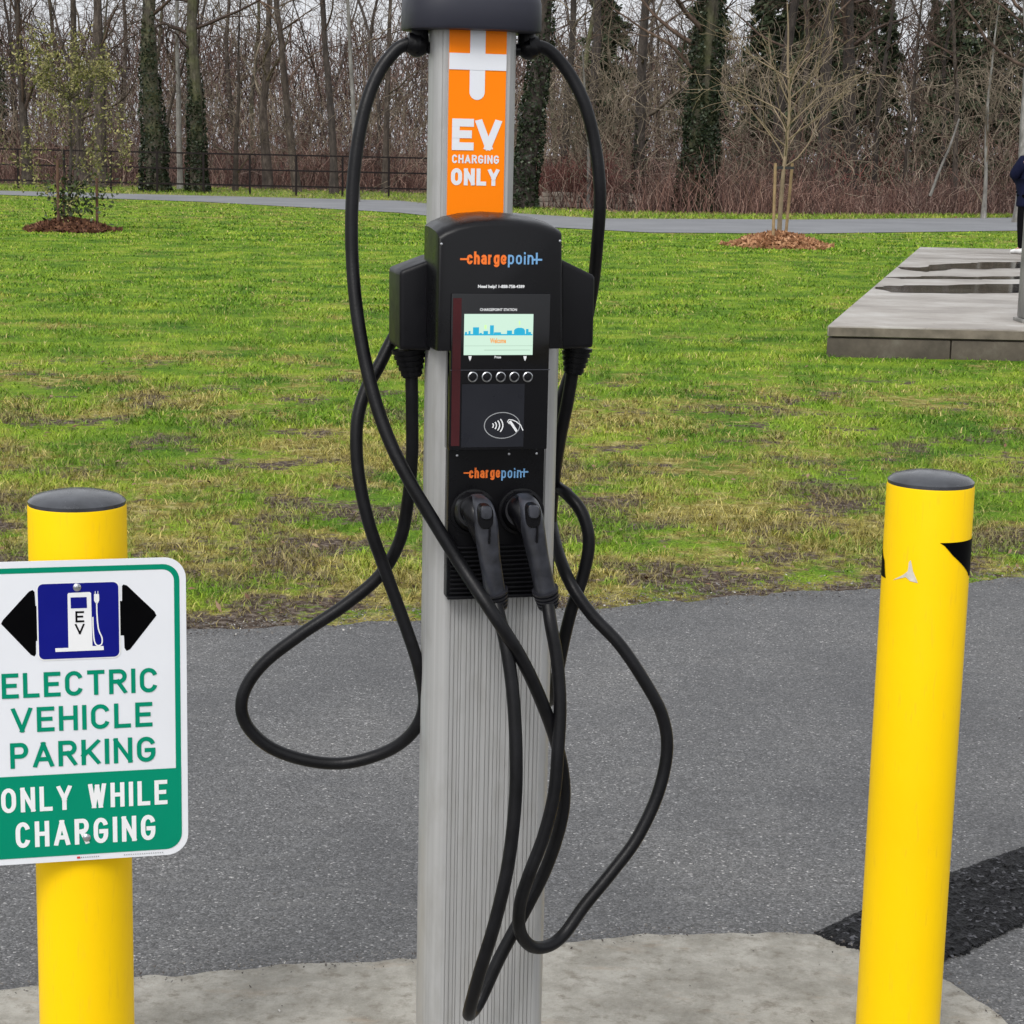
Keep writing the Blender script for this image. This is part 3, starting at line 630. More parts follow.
a = SF.L(75.5,622.3,y4); b_ = SF.L(84,611,y4); strokes_at('lettering','E',a.x,b_.x,a.z,b_.z,y4-.0004,M['sign_black'],sq,t=.17)
a = SF.L(75,634.5,y4); b_ = SF.L(84.5,623.5,y4); strokes_at('lettering','V',a.x,b_.x,a.z,b_.z,y4-.0004,M['sign_black'],sq,t=.17)
hose = crom([(x,0,z) for x,z in sp([(92.8,617),(93.2,630),(94.5,641.5),(97.5,645.5),(101.5,644),(102,638),(98.5,629),(97,615),(96.6,602)], y4)], 6)
ribbon('pump_hose', [(p.x,p.z) for p in hose], .0021, y4, M['white_ink'], sq)
flat('pump_plug', sp([(94,594),(94,600.5),(95.8,603.5),(97.8,603.5),(99.2,600.3),(99,594),(98.2,594),(98.2,591),(97.6,591),(97.5,594),(95.6,594),(95.5,591.2),(94.9,591.2),(94.9,594)], y4), y4, M['white_ink'], sq)
for (px,py) in ((77,587.3),(86.7,837.5)):
    c_ = SF.L(px,py,y4); b = MB(); b.loft([[(c_.x+r_*math.cos(k*math.pi/8), yy_, c_.z+r_*math.sin(k*math.pi/8)) for k in range(16)] for r_,yy_ in ((.0065,y3-.0002),(.0065,y4-.001),(.0045,y4-.003),(.002,y4-.0036))]); b.build('bolt', M['steel'], sign, smooth=True)
b = MB()
for x_ in np.linspace(SF.L(81,857,y2).x, SF.L(98,857,y2).x, 9): b.box(x_, x_+.0016, y2-.0002, y2, zb+.0045, zb+.0065)
for x_ in np.linspace(SF.L(124,857,y2).x, SF.L(162,857,y2).x, 18): b.box(x_, x_+.0018, y2-.0002, y2, zb+.0045, zb+.006)
b.build('maker_print', M['grey_ink'], sign)['kind'] = 'stuff'
b = MB(); x_ = SF.L(77,857,y2).x; b.box(x_, x_+.005, y2-.0002, y2, zb+.0038, zb+.0072); b.build('maker_mark', simple('red_ink', (.6,.02,.02)), sign)

# ------------------------------------------------------------------ charging station
O_ = WY(494, 650, 2.54) - Vector((0,0,0))
X_ = Vector((math.cos(YAW), math.sin(YAW), 0)); Y_ = Vector((-math.sin(YAW), math.cos(YAW), 0))
O_ = O_ - Y_*(-.08); O_.z = 0
CF = Frame(O_, YAW); L = CF.L
st_ = empty('charging_station', O_, YAW, 'aluminium EV charging post with black head, screen and two looping black cables', 'charging station')
def prof_column(fw, side, y0):
    """front flat half width fw with ribs; side = list of (x,y) going back on +x"""
    return [(-x,y) for x,y in side[::-1]] + [(-fw,y0),(fw,y0)] + list(side)
def col_mesh(name, cx_, prof, z0, z1, mat):
    b = MB(); b.loft([[(cx_+x,y,z) for x,y in prof] for z in (z0,z1)]); return b.build(name, mat, st_, smooth=True)
zc = L(494,345,-.08).z
# ribbed front profile
fw = .0655; pr = []; side = [(.0705,-.0785),(.078,-.072),(.0845,-.06),(.088,-.045),(.0872,-.02),(.083,.005),(.076,.03),(.066,.055),(.05,.078),(.03,.085)]
front = []; nrib = 22; x = -fw; pat = [0.0045,.0045,.0045,.003,.006]
k = 0
while x < fw-.004:
    wdt = pat[k%5]*1.25; front += [(x,-.08),(x+wdt-.0013,-.08),(x+wdt-.0012,-.0785),(x+wdt-.0002,-.0785)]; x += wdt; k += 1
front.append((fw,-.08))
prof = [(-a_,b__) for a_,b__ in side[::-1]] + front + side
b = MB(); b.loft([[(x,y,z) for x,y in prof] for z in (.012,zc+.12)]); b.build('column', M['alu'], st_, smooth=True)
b = MB(); b.box(-.12,.12,-.11,.11,0.004,.012); b.build('base_plate', M['alu'], st_, bevel=.002)
for sx in (-1,1):
    for sy in (-1,1):
        b = MB(); b.loft(lathe_rings([(.009,.012),(.009,.02),(.005,.022)],6,sx*.1,sy*.092)); b.build('anchor_bolt', M['steel'], st_)
# upper mast, set back
yu = .0
cu0 = L(448,120,yu).x; cu1 = L(505,120,yu).x; cux = (cu0+cu1)/2; fu = (cu1-cu0)/2
ztop = L(472,25,yu).z; su = [(fu+.0012,yu),(fu+.0014,yu+.0012),(fu+.0055,yu+.0012),(fu+.007,yu+.0025),(fu+.0075,yu+.006),(fu+.012,yu+.008),(fu+.0165,yu+.015),(fu+.0185,yu+.03),(fu+.016,yu+.055),(fu+.008,yu+.08),(fu-.01,yu+.095)]
profu = [(-a_,b__) for a_,b__ in su[::-1]] + [(-fu-.0002,yu),(fu+.0002,yu)] + su
b = MB(); b.loft([[(cux+x,y,z) for x,y in profu] for z in (zc+.0,ztop+.03)]); b.build('mast', M['alu'], st_, smooth=True)
zo0 = L(476,222,yu).z
b = MB(); b.box(cux-fu, cux+fu, yu-.0012, yu-.0002, zo0-.02, ztop+.02); b.build('orange_sticker', M['orange'], st_)
os_ = yu-.0016
pl = []
def U(px,py): q = L(px,py,os_); return (q.x,q.z)
# plus mark
mx0 = U(470,60)[0]; mx1 = U(485.3,60)[0]; bz1 = U(476,53.5)[1]; bz0 = U(476,70)[1]; rz0 = U(478,100)[1]; mr = (mx1-mx0)/2; mc = (mx0+mx1)/2
flat('plus_mark', [(mx0,ztop+.02),(mx0,rz0+mr)]+[(mc-mr*math.cos(t_), rz0+mr-mr*math.sin(t_)) for t_ in np.linspace(0,math.pi,12)[1:-1]]+[(mx1,rz0+mr),(mx1,ztop+.02)], os_, M['sign_white'], st_)
flat('plus_mark', [(cux-fu,bz0),(cux+fu,bz0),(cux+fu,bz1),(cux-fu,bz1)], os_-.0004, M['sign_white'], st_)
def cstroke(s, px0,px1,pyb,pyt, yy, mat, t=.2, gap=.15, name='lettering'):
    a = L(px0,(pyb+pyt)/2,yy); c_ = L(px1,(pyb+pyt)/2,yy); pm = (px0+px1)/2
    return strokes_at(name, s, a.x, c_.x, L(pm,pyb,yy).z, L(pm,pyt,yy).z, yy, mat, st_, t=t, gap=gap)
def ctext(s, px0,px1,pyb,pyt, yy, mat, off=.02, ref=None, name='lettering'):
    a = L(px0,(pyb+pyt)/2,yy); c_ = L(px1,(pyb+pyt)/2,yy); pm = (px0+px1)/2
    return text_at(name, s, a.x, c_.x, L(pm,pyb,yy).z, L(pm,pyt,yy).z, yy, mat, st_, off=off, ref=ref)
cstroke('EV',452,501,150.5,119,os_,M['sign_white'],.25,.07)
cstroke('CHARGING',452,499,163.5,155,os_,M['sign_white'],.20,.14)
cstroke('ONLY',451,499,185.5,168.5,os_,M['sign_white'],.24,.11)
# cap
c0 = L(406,20,.03); c1 = L(540,24,.03); ccx = (c0.x+c1.x)/2; chw = (c1.x-c0.x)/2
zb0 = L(473,29.5,-.02).z
def plan(hx, hy, z, cyy=.045, n_=40, e=3.2):
    out = []
    for k in range(n_):
        a_ = 2*math.pi*k/n_; c__ = math.cos(a_); s__ = math.sin(a_)
        out.append((ccx+hx*math.copysign(abs(c__)**(2/e),c__), cyy+hy*math.copysign(abs(s__)**(2/e),s__), z))
    return out
b = MB(); b.loft([plan(chw*.9,.064,zb0),plan(chw*.985,.070,zb0+.001),plan(chw,.072,zb0+.005),plan(chw*.995,.072,zb0+.036),plan(chw*.975,.069,zb0+.045),plan(chw*.92,.062,zb0+.053),plan(chw*.8,.05,zb0+.058),plan(chw*.5,.03,zb0+.061),plan(chw*.1,.01,zb0+.062)]); b.build('top_cap', M['cap'], st_, smooth=True)
# cable outlets under the cap
for px,py,s_ in ((417,45,-1),(529,48,1)):
    c_ = L(px,py,.045); P_ = [c_+Vector((0,0,.022)), c_+Vector((0,0,.010))]
    o = tube('cable_outlet', [c_+Vector((-s_*.004,0,.024)), c_+Vector((-s_*.003,0,.0)), ], [.011,.013], M['plastic2'], st_, 20)
    b = MB(); b.loft([[ (c_.x+rr*math.cos(t_), c_.y+rr*math.sin(t_), c_.z+zz) for t_ in np.linspace(0,2*math.pi,25)[:-1]] for rr,zz in [(.016*math.sin(q_),-.016*math.cos(q_)) for q_ in np.linspace(.1,3.04,11)]]); b.build('outlet_ball', M['plastic'], o, smooth=True)
    tube('collar', [c_+Vector((s_*-.002,0,.001)), c_+Vector((s_*.013,0,.003))], [.0165,.0125], M['plastic2'], o, 24)
    tube('arm', [c_+Vector((0,0,-.002)), c_+Vector((-s_*.03,0,-.004))], .008, M['plastic'], o, 12)
# head housing
yf = -.125
def HP(px,py,yy=yf): q = L(px,py,yy); return (q.x,q.z)
top = [(440,238),(446,233.5),(458,228.5),(475,224.8),(497,223.2),(520,224.5),(540,227.8),(555,232.5),(561.5,236.5)]
out_ = [HP(438.5,351),HP(562.5,348.5)]+[HP(*q) for q in top[::-1]]
xm = (out_[0][0]+out_[1][0])/2; zm = out_[0][1]
def ringh(y, g, gz):   # grown outline
    r_ = []
    for x_,z_ in out_:
        sx = 1 if x_>xm else -1
        r_.append((x_+ (sx*g if abs(x_-xm)>.055 else sx*g*abs(x_-xm)/.07), y, z_ + (gz if z_>zm+.02 else 0)))
    return r_
b = MB(); b.loft([ringh(yf,-.003,-.003),ringh(yf+.0015,0,-.0005),ringh(yf+.006,.0015,.0035),ringh(yf+.02,.0018,.0075),ringh(yf+.06,.0018,.0115),ringh(yf+.095,.001,.0115),ringh(yf+.115,-.003,.007)])
b.build('head_housing', M['plastic'], st_, smooth=True)
# lower front panel (dock)
pf = -.100
d0 = HP(446.5,598,pf); d1 = HP(547.5,340,pf)
b = MB(); b.box(d0[0],d1[0],pf,-.079,d0[1],d1[1]); b.build('dock_panel', M['plastic'], st_, bevel=.002)
b = MB()
zv0 = L(497,592,pf).z; zv1 = L(497,545,pf).z
for k in range(11):
    z_ = zv0+(zv1-zv0)*k/10.5; b.box(d0[0]+.004,d1[0]-.004,pf-.0045,pf+.001,z_,z_+.0022)
b.box(d0[0]+.0005,d1[0]-.0005,pf-.007,pf+.001,d0[1]-.001,d0[1]+.003); b.build('vent_louvre', M['plastic2'], st_, bevel=.0006)
# window cover + screen
wf = yf-.0045
w0 = HP(449,451,wf); w1 = HP(551,293.5,wf)
b = MB(); b.box(w0[0],w1[0],wf,-.099,w0[1],w1[1]); b.build('window_cover', M['gloss'], st_, bevel=.0025)
wy = wf-.0003
def wbox(name, px0,px1,py0,py1, mat, par=None, k=1, yy=None):
    y_ = wf-.0004*k; a_ = L(px0,(py0+py1)/2,y_); c__ = L(px1,(py0+py1)/2,y_); z_0 = L((px0+px1)/2,py1,y_).z; z_1 = L((px0+px1)/2,py0,y_).z
    return flat(name, [(a_.x,z_0),(c__.x,z_0),(c__.x,z_1),(a_.x,z_1)], y_, mat, par or st_)
wbox('maroon_reflection', 452,460.5,298,446, M['maroon'])  # reflection of something red in the cover, painted on as a flat strip
wbox('reader_panel', 461.5,524,384,447, M['reader'])
wbox('cover_seam', 450,550,369.5,370.3, M['grey_sheet'], k=1)
scr = wbox('display', 464,533,314,355, M['lcd'], k=2)
def sb(px0,px1,py0,py1,mat): return wbox('screen_graphic', px0,px1,py0,py1,mat,scr,3)
sb(464.5,532.5,334,335.4,M['lcd_cyan'])
for a_,b__,c__ in ((465,467,332),(468.5,470.5,331),(473,479,327.3),(479.5,482,333),(483.5,488,331),(490,493.8,325.3),(494,501,332.3),(507,512,330.5),(526,528.5,329),(528.5,531,332)): sb(a_,b__,c__,334.1,M['lcd_cyan'])
dome = [(514,334.1),(514,330.5),(515.5,328.6),(518,327.8),(521.5,327.8),(523.8,328.6),(525,330.5),(525,334.1)]
flat('screen_graphic', [(lambda q:(q.x,q.z))(L(x_,z_,wf-.0012)) for x_,z_ in dome], wf-.0012, M['lcd_cyan'], scr)
sb(484.5,486.5,325,329,M['lcd_lime']); sb(519,520.2,321,325,M['lcd_lime']); sb(464.5,532.5,345.5,346.1,M['lcd_grey'])
sb(484,530,349.6,350.5,M['lcd_grey'])
q = ctext('Welcome',490,506,343.3,338,wf-.0012,M['lcd_orange'],.03); q.parent = scr
ctext('Need help? 1-888-758-4389',478,524.5,289,284.8,yf-.0006,M['white_ink'],.03)
ctext('CHARGEPOINT STATION',480,517,311,308.3,wf-.0006,M['white_ink'],.02)
for px in (470,525): 
    q=[(px-1.6,356),(px+1.6,356),(px+1.2,358.6),(px,361),(px-1.2,358.6)]; flat('marker_icon', [(lambda v:(v.x,v.z))(L(x_,z_,wf-.0006)) for x_,z_ in q], wf-.0006, M['white_ink'], st_)
ctext('Press',494.5,501,358.3,355.8,wf-.0006,M['white_ink'],.02)
for px in (472.5,486.5,500.5,514,527.5):
    c_ = L(px,376.8,wf); rg = lambda rr,yy: [(c_.x+rr*math.cos(k*math.pi/12), yy, c_.z+rr*math.sin(k*math.pi/12)) for k in range(24)]
    b = MB(); b.loft([rg(.0066,wf+.001),rg(.0066,wf-.0022),rg(.0056,wf-.003),rg(.0050,wf-.0022),rg(.0048,wf-.0010)],cap=False); o = b.build('button', M['steel'], st_, smooth=True)
    b = MB(); b.loft([rg(.0049,wf-.0004),rg(.0047,wf-.0016),rg(.002,wf-.0021)]); b.build('button_face', M['plastic2'], o, smooth=True)
for px,py in ((457,455.5),(509,454),(536.5,453.5),(441.5,244),(560,241)):
    q_ = L(px,py,pf if py>300 else yf); y0_ = (pf if py>300 else yf); b = MB(); b.loft([[(q_.x+rr*math.cos(k*math.pi/6), yy_, q_.z+rr*math.sin(k*math.pi/6)) for k in range(12)] for rr,yy_ in ((.0017,y0_+.0005),(.0016,y0_-.0006),(.0008,y0_-.0009))]); b.build('screw', M['steel'], st_, smooth=True)
# contactless symbol
c_ = L(502,425.3,wf); yy = wf-.0008; px2m = (L(512,425,wf).x-L(502,425,wf).x)/10
el = lambda a_,b__,n_=48: [(c_.x+a_*px2m*math.cos(2*math.pi*k/n_), c_.z+b__*px2m*math.sin(2*math.pi*k/n_)) for k in range(n_)]
ring_flat('contactless_ring', el(18.2,13), el(17.3,12.2), yy, M['grey_ink'], st_)
for k,(ox,rr) in enumerate(((-9,3.2),(-8,5.2),(-7,7.4),(-6,9.6))):
    cx2 = c_.x+(ox-3.0)*px2m; ribbon('contactless_wave', [(cx2+rr*px2m*math.cos(t_), c_.z+rr*.95*px2m*math.sin(t_)) for t_ in np.linspace(-.75,.75,10)], 1.15*px2m, yy-.0004, M['white_ink'], st_)
def CS(l): return [(lambda v:(v.x,v.z))(L(x_,z_,yy-.0004)) for x_,z_ in l]
ribbon('hand_symbol', CS([(523,430.5),(520.5,425),(516,421.5),(512.5,420),(509,419.5),(507.5,421.5),(509.5,424)]), .9*px2m, yy-.0004, M['white_ink'], st_)
flat('card_symbol', CS([(508.5,421.5),(511,420.5),(517.5,430.5),(516,432.5)]), yy-.0008, M['white_ink'], st_)
# logos
def logo(x0,x1,yb,yt,yy,xb,xt):
    s_ = (x1-x0)/83.0
    cstroke('charge', x0+7*s_, x0+46.5*s_, yb-2.6*s_, yt+1*s_, yy, M['orange_ink'], .20, .11, name='logo_orange')
    cstroke('poin', x0+48*s_, x0+73.5*s_, yb-2.6*s_, yt+1*s_, yy, M['blue_ink'], .15, .17, name='logo_blue')
    zl = L(x0,(xb+xt)/2,yy).z; a_=L(x0,xb,yy).x; b__=L(x0+9*s_,xb,yy).x; h_=.0011*s_*1.1
    flat('logo_dash', [(a_,zl-h_),(b__,zl-h_),(b__,zl+h_),(a_,zl+h_)], yy-.0003, M['orange_ink'], st_)
    a_=L(x0+71.5*s_,xb,yy).x; b__=L(x0+82*s_,xb,yy).x; z1_=L(x0+78*s_,xb,yy).z; z2_=L(x0+78*s_,yt+1.2*s_,yy).z; m_=L(x0+76.5*s_,xb,yy).x
    flat('logo_plus', [(a_,zl-h_),(b__,zl-h_),(b__,zl+h_),(a_,zl+h_)], yy-.0003, M['blue_ink'], st_)
    flat('logo_plus', [(m_-h_,z1_),(m_+h_,z1_),(m_+h_,z2_),(m_-h_,z2_)], yy-.0006, M['blue_ink'], st_)
logo(460,543,267,251.5,yf-.0006,264.2,254)
logo(463.5,529,480,467.5,pf-.0006,477,469)
# holsters
hy0, hy1 = -.050, .035
def holster(pts, name='cable_holster'):
    b = MB(); b.prism([ (lambda v:(v.x,v.z))(L(x_,z_,hy0)) for x_,z_ in pts ], hy0, hy1); return b.build(name, M['plastic2'], st_, bevel=.006, seg=3)
h1 = holster([(400,350),(437,351),(437,257),(400,271)])
h2 = holster([(560,349.5),(593.5,348),(595.5,276),(560,258.5)])
def boot(px0, py0, px1, py1, r0, r1, yy, nr, par):
    a_ = L(px0,py0,yy); c__ = L(px1,py1,yy); b = MB(); prof = []
    for k in range(nr):
        f0 = k/nr; r_ = r0+(r1-r0)*f0; prof += [(f0,r_),(f0+.62/nr,r_*.985),(f0+.66/nr,r_*.86),(f0+.96/nr,r_*.85)]
    prof.append((1,r1*.9)); path = [a_+(c__-a_)*f_ for f_,_ in prof]
    b.loft(sweep_rings(path,[r_ for _,r_ in prof],24)); return b.build('strain_relief', M['plastic'], par, smooth=True)
boot(409,349,412,377,.0235,.0125,-.005,5,h1); boot(577,347,573,374,.0215,.0125,-.005,5,h2)

# connectors
def connector(pts, latch, par=None):
    P_ = [L(*q[:3]) for q in pts]; rr = [q[3] for q in pts]; path = crom(P_,5); rad = np.interp(np.linspace(0,len(pts)-1,len(path)), range(len(pts)), rr)
    o = tube('charging_connector', path, list(rad), M['handle'], st_, 24)
    return o
for dx,dy in ((0,0),(47.5,-1)):
    X = lambda px,py,yy: L(px+dx,py+dy,yy)
    # nose in its socket
    a_ = X(473,512,-.10); c__ = X(474,512,-.140)
    nose = tube('charging_connector', [a_, a_+(c__-a_)*.5, c__], [.0255,.0245,.021], M['plastic2'], st_, 28)
    so_ = MB(); ring = lambda rr,yy: [(a_.x+rr*math.cos(k*math.pi/14), yy, a_.z+rr*math.sin(k*math.pi/14)) for k in range(28)]
    so_.loft([ring(.031,pf+.001),ring(.031,pf-.004),ring(.027,pf-.005),ring(.0262,pf+.0005)],cap=False); so_.build('socket', M['plastic'], nose, smooth=True)
    so_ = MB(); q = X(473,494,-.1); so_.box(q.x-.0115,q.x+.0115,-.122,-.0995,q.z-.006,q.z+.004); so_.build('latch', M['plastic2'], nose, bevel=.002)
    pts = [(476,503,-.128,.0125),(482,509,-.150,.0135),(485,519,-.162,.0142),(486.5,531,-.162,.0148),(488,545,-.157,.0138),(490,560,-.151,.0130),(492.5,576,-.145,.0128),(494.5,590,-.139,.0132)]
    if dx: pts = [(x_+(-1 if k<3 else (k-3)*1.0-1),y_,z_,r_) for k,(x_,y_,z_,r_) in enumerate(pts)]
    P_ = [X(*q[:3]) for q in pts]; path = crom(P_,6); rad = list(np.interp(np.linspace(0,len(pts)-1,len(path)), range(len(pts)), [q[3] for q in pts]))
    tube('handle', path, rad, M['handle'], nose, 32, sq=.72)
    shp = [X(471,509,-.118), X(475,512,-.140), X(479,524,-.150), X(484,540,-.148)]; tube('body_shell', crom(shp,5), list(np.linspace(.0215,.0125,16)), M['plastic'], nose, 24)
    # release button on the front of the handle
    bt = X(485,514,-.172); b = MB()
    def eb(sx,sz,y_,dz=0): return [(bt.x+sx*math.copysign(abs(math.cos(k*math.pi/12))**.7,math.cos(k*math.pi/12)), y_, bt.z+dz+sz*math.copysign(abs(math.sin(k*math.pi/12))**.7,math.sin(k*math.pi/12))) for k in range(24)]
    b.loft([eb(.0074,.0088,-.160,.003),eb(.0074,.0088,-.1800,.003),eb(.0064,.0076,-.1825,.003),eb(.004,.005,-.183,.003)]); b.build('release_button', M['handle'], nose, smooth=True)
    b = MB(); b.loft([eb(.0098,.0155,-.160,-.003),eb(.0096,.0152,-.1785,-.003),eb(.0086,.0140,-.1795,-.003)]); b.build('button_recess', M['plastic'], nose, smooth=True)
    bt2 = X(488,538,-.17); b = MB(); b.box(bt2.x-.0011,bt2.x+.0011,-.1795,-.165,bt2.z-.006,bt2.z+.016); b.build('seam', M['plastic'], nose)
    e_ = path[-1]; d_ = (path[-1]-path[-3]).normalized(); prof = [(0,.0148)]
    for k in range(5): prof += [(k*.0058+.0003,.0178-.0008*k),(k*.0058+.0030,.0174-.0008*k),(k*.0058+.0036,.0126-.0005*k),(k*.0058+.0054,.0126-.0005*k)]
    b = MB(); b.loft(sweep_rings([e_+d_*f_ for f_,_ in prof],[r_ for _,r_ in prof],24)); b.build('strain_relief', M['boot'], nose, smooth=True)
# cables
CRAD = .0087
def cable(pts):
    path = crom([L(*q) for q in pts], 10)
    # relax the depth steps so the run bends smoothly
    P_ = np.array([tuple(p) for p in path])
    for _ in range(14): P_[1:-1,1] = .25*P_[:-2,1]+.5*P_[1:-1,1]+.25*P_[2:,1]
    return tube('cable', [Vector(p) for p in P_], CRAD, M['cable'], st_, 16)
cable([(416,45,.045),(408,44,.045),(395,51,.045),(378,74,.04),(365,108,.03),(356,155,.02),(352,205,.01),(352,255,.0),(356,305,-.02),(364,355,-.04),(375,400,-.06),(390,442,-.08),(410,482,-.10),(434,522,-.115),
       (462,567,-.135),(492,612,-.175),(520,656,-.18),(541,700,-.175),(557,745,-.165),(564,785,-.155),(561,822,-.15),(546,868,-.14),(524,912,-.135),(500,957,-.14),(480,1000,-.15),(470,1014,-.17),
       (470,1008,-.195),(480,972,-.215),(495,922,-.22),(508,865,-.22),(515,805,-.215),(516,750,-.205),(513,695,-.19),(507,650,-.175),(500,620,-.155),(495.5,600,-.14)])
cable([(530,48,.045),(541,47,.045),(553,54,.045),(570,75,.04),(585,105,.03),(595,145,.025),(600,190,.02),(598,240,.03),(592,290,.075),(582,340,.10),(566,385,.115),(552,430,.12),(547,475,.11),(550,515,.09),(558,552,.03),(572,586,-.02),(592,615,-.04),(620,645,-.06),(645,682,-.075),
       (662,715,-.08),(667,750,-.085),(658,793,-.09),(637,838,-.10),(612,872,-.11),(585,905,-.12),(564,934,-.13),(548,946,-.145),(531,946,-.16),(520,931,-.175),(520,905,-.185),(529,875,-.19),(543,838,-.19),(554,795,-.19),(558,750,-.185),(560,705,-.175),(557,660,-.165),(551,625,-.155),(547.5,602,-.14)])
cable([(411.5,370,-.005),(412,410,-.005),(412,455,.0),(408,500,.01),(400,540,.02),(380,575,.03),(345,605,.035),(300,635,.04),(262,665,.045),(243,695,.045),(245,722,.045),(268,746,.045),(305,760,.04),(345,763,.035),(385,752,.02),(412,733,.0),(424,705,-.01),(419,668,-.02),(405,625,-.015),(385,570,-.005),(368,520,.0),(358,470,.01),(357,425,.02),(365,392,.03),(379,366,.04),(392,340,.05),(410,310,.055)])
cable([(573,368,-.005),(568,400,.0),(560,440,.02),(553,490,.06),(549,550,.09),(546,610,.11),(545,670,.11),(549,700,.08),(556,682,.03),(562,650,.01),(571,612,.0),(584,572,.0),(589,540,.0),(582,513,.01),(568,495,.03),(553,482,.07),(545,455,.09),(545,420,.09)])
# ------------------------------------------------------------------ woods
def segs_mesh(S_, sides=3):
    """S_ array (n,8): p0 p1 r0 r1 -> n open prisms"""
    S_ = np.asarray(S_, float); a = S_[:,0:3]; b = S_[:,3:6]; d = b-a; L__ = np.linalg.norm(d,axis=1,keepdims=True)+1e-9; d = d/L__
    up = np.where(np.abs(d[:,2:3])>.9, np.array([[1.,0,0]]), np.array([[0,0,1.]])); u = np.cross(d,up); u /= np.linalg.norm(u,axis=1,keepdims=True); v = np.cross(d,u)
    an = np.arange(sides)*2*np.pi/sides; rings = []
    for p,r in ((a,S_[:,6]),(b+d*0.0,S_[:,7])):
        rings.append(p[:,None,:]+r[:,None,None]*(u[:,None,:]*np.cos(an)[None,:,None]+v[:,None,:]*np.sin(an)[None,:,None]))
    V = np.concatenate(rings,1).reshape(-1,3); n_ = len(S_); k = (np.arange(n_)*2*sides)[:,None]
    i = np.arange(sides)[None,:]; j = (i+1)%sides
    Q = np.stack([k+i,k+j,k+sides+j,k+sides+i],-1).reshape(-1,4); return npmesh(V,Q)
def chain_mesh(P_, Rr, sides=3):
    """P_ (n,k,3) chains with radii (n,k): one connected island each"""
    n_,k_,_ = P_.shape; d = np.gradient(P_,axis=1); d /= np.linalg.norm(d,axis=2,keepdims=True)+1e-9
    up = np.zeros_like(d); up[...,0] = 1; up[np.abs(d[...,0])>.9] = [0,1,0]; u = np.cross(d,up); u /= np.linalg.norm(u,axis=2,keepdims=True); v = np.cross(d,u)
    an = np.arange(sides)*2*np.pi/sides
    V = P_[:,:,None,:]+Rr[:,:,None,None]*(u[:,:,None,:]*np.cos(an)[:,None]+v[:,:,None,:]*np.sin(an)[:,None]); V = V.reshape(-1,3)
    base = (np.arange(n_)*k_*sides)[:,None,None]; kk = (np.arange(k_-1)*sides)[None,:,None]; i = np.arange(sides)[None,None,:]; j = (i+1)%sides
    Q = np.stack([base+kk+i+0*j, base+kk+j, base+kk+sides+j, base+kk+sides+i],-1).reshape(-1,4); return npmesh(V,Q)

def grow(rs, p, d, length, r, level, maxl, segs, opt):
    n_ = max(3, int(length/opt['step'][min(level,len(opt['step'])-1)])); n_ = min(n_,14); sl = length/n_; pts = [p]
    for i in range(n_):
        w_ = opt['wig']*(1+.35*level); d = (d + Vector((rs.gauss(0,w_),rs.gauss(0,w_),rs.gauss(0,w_)+opt['up'][min(level,len(opt['up'])-1)]))).normalized()
        q = p + d*sl; r0 = r*(1-.86*i/n_); r1 = r*(1-.86*(i+1)/n_); segs.append((*p,*q,max(r0,opt['rmin']),max(r1,opt['rmin'])))
        if level < maxl:
            nb = opt['nb'][min(level,len(opt['nb'])-1)]; pr_ = nb/n_
            while pr_ > 0:
                if rs.random() < pr_ and (i/n_ > .12):
                    a_ = rs.uniform(*opt['ang']); ax_ = d.orthogonal().normalized(); ax_.rotate(Matrix.Rotation(rs.uniform(0,6.283),3,d)); nd = d.copy(); nd.rotate(Matrix.Rotation(a_,3,ax_))
                    grow(rs, q, nd, length*rs.uniform(.38,.68)*(1-.45*i/n_), r1*rs.uniform(.45,.7), level+1, maxl, segs, opt)
                pr_ -= 1
        p = q
OPT = dict(step=(.8,.5,.34,.26,.24), wig=.13, up=(.06,.05,.02,.0,.0), nb=(5,5,4,3,0), ang=(.45,1.15), rmin=.0065)
def trunk_path(rs, h, lean, wig=.05):
    p = Vector((0,0,-.15)); d = Vector((lean[0],lean[1],1)).normalized(); pts = [p.copy()]; n_ = int(h/.7)
    for i in range(n_):
        d = (d+Vector((rs.gauss(0,wig),rs.gauss(0,wig),.03))).normalized(); p = p+d*(h/n_); pts.append(p.copy())
    return pts
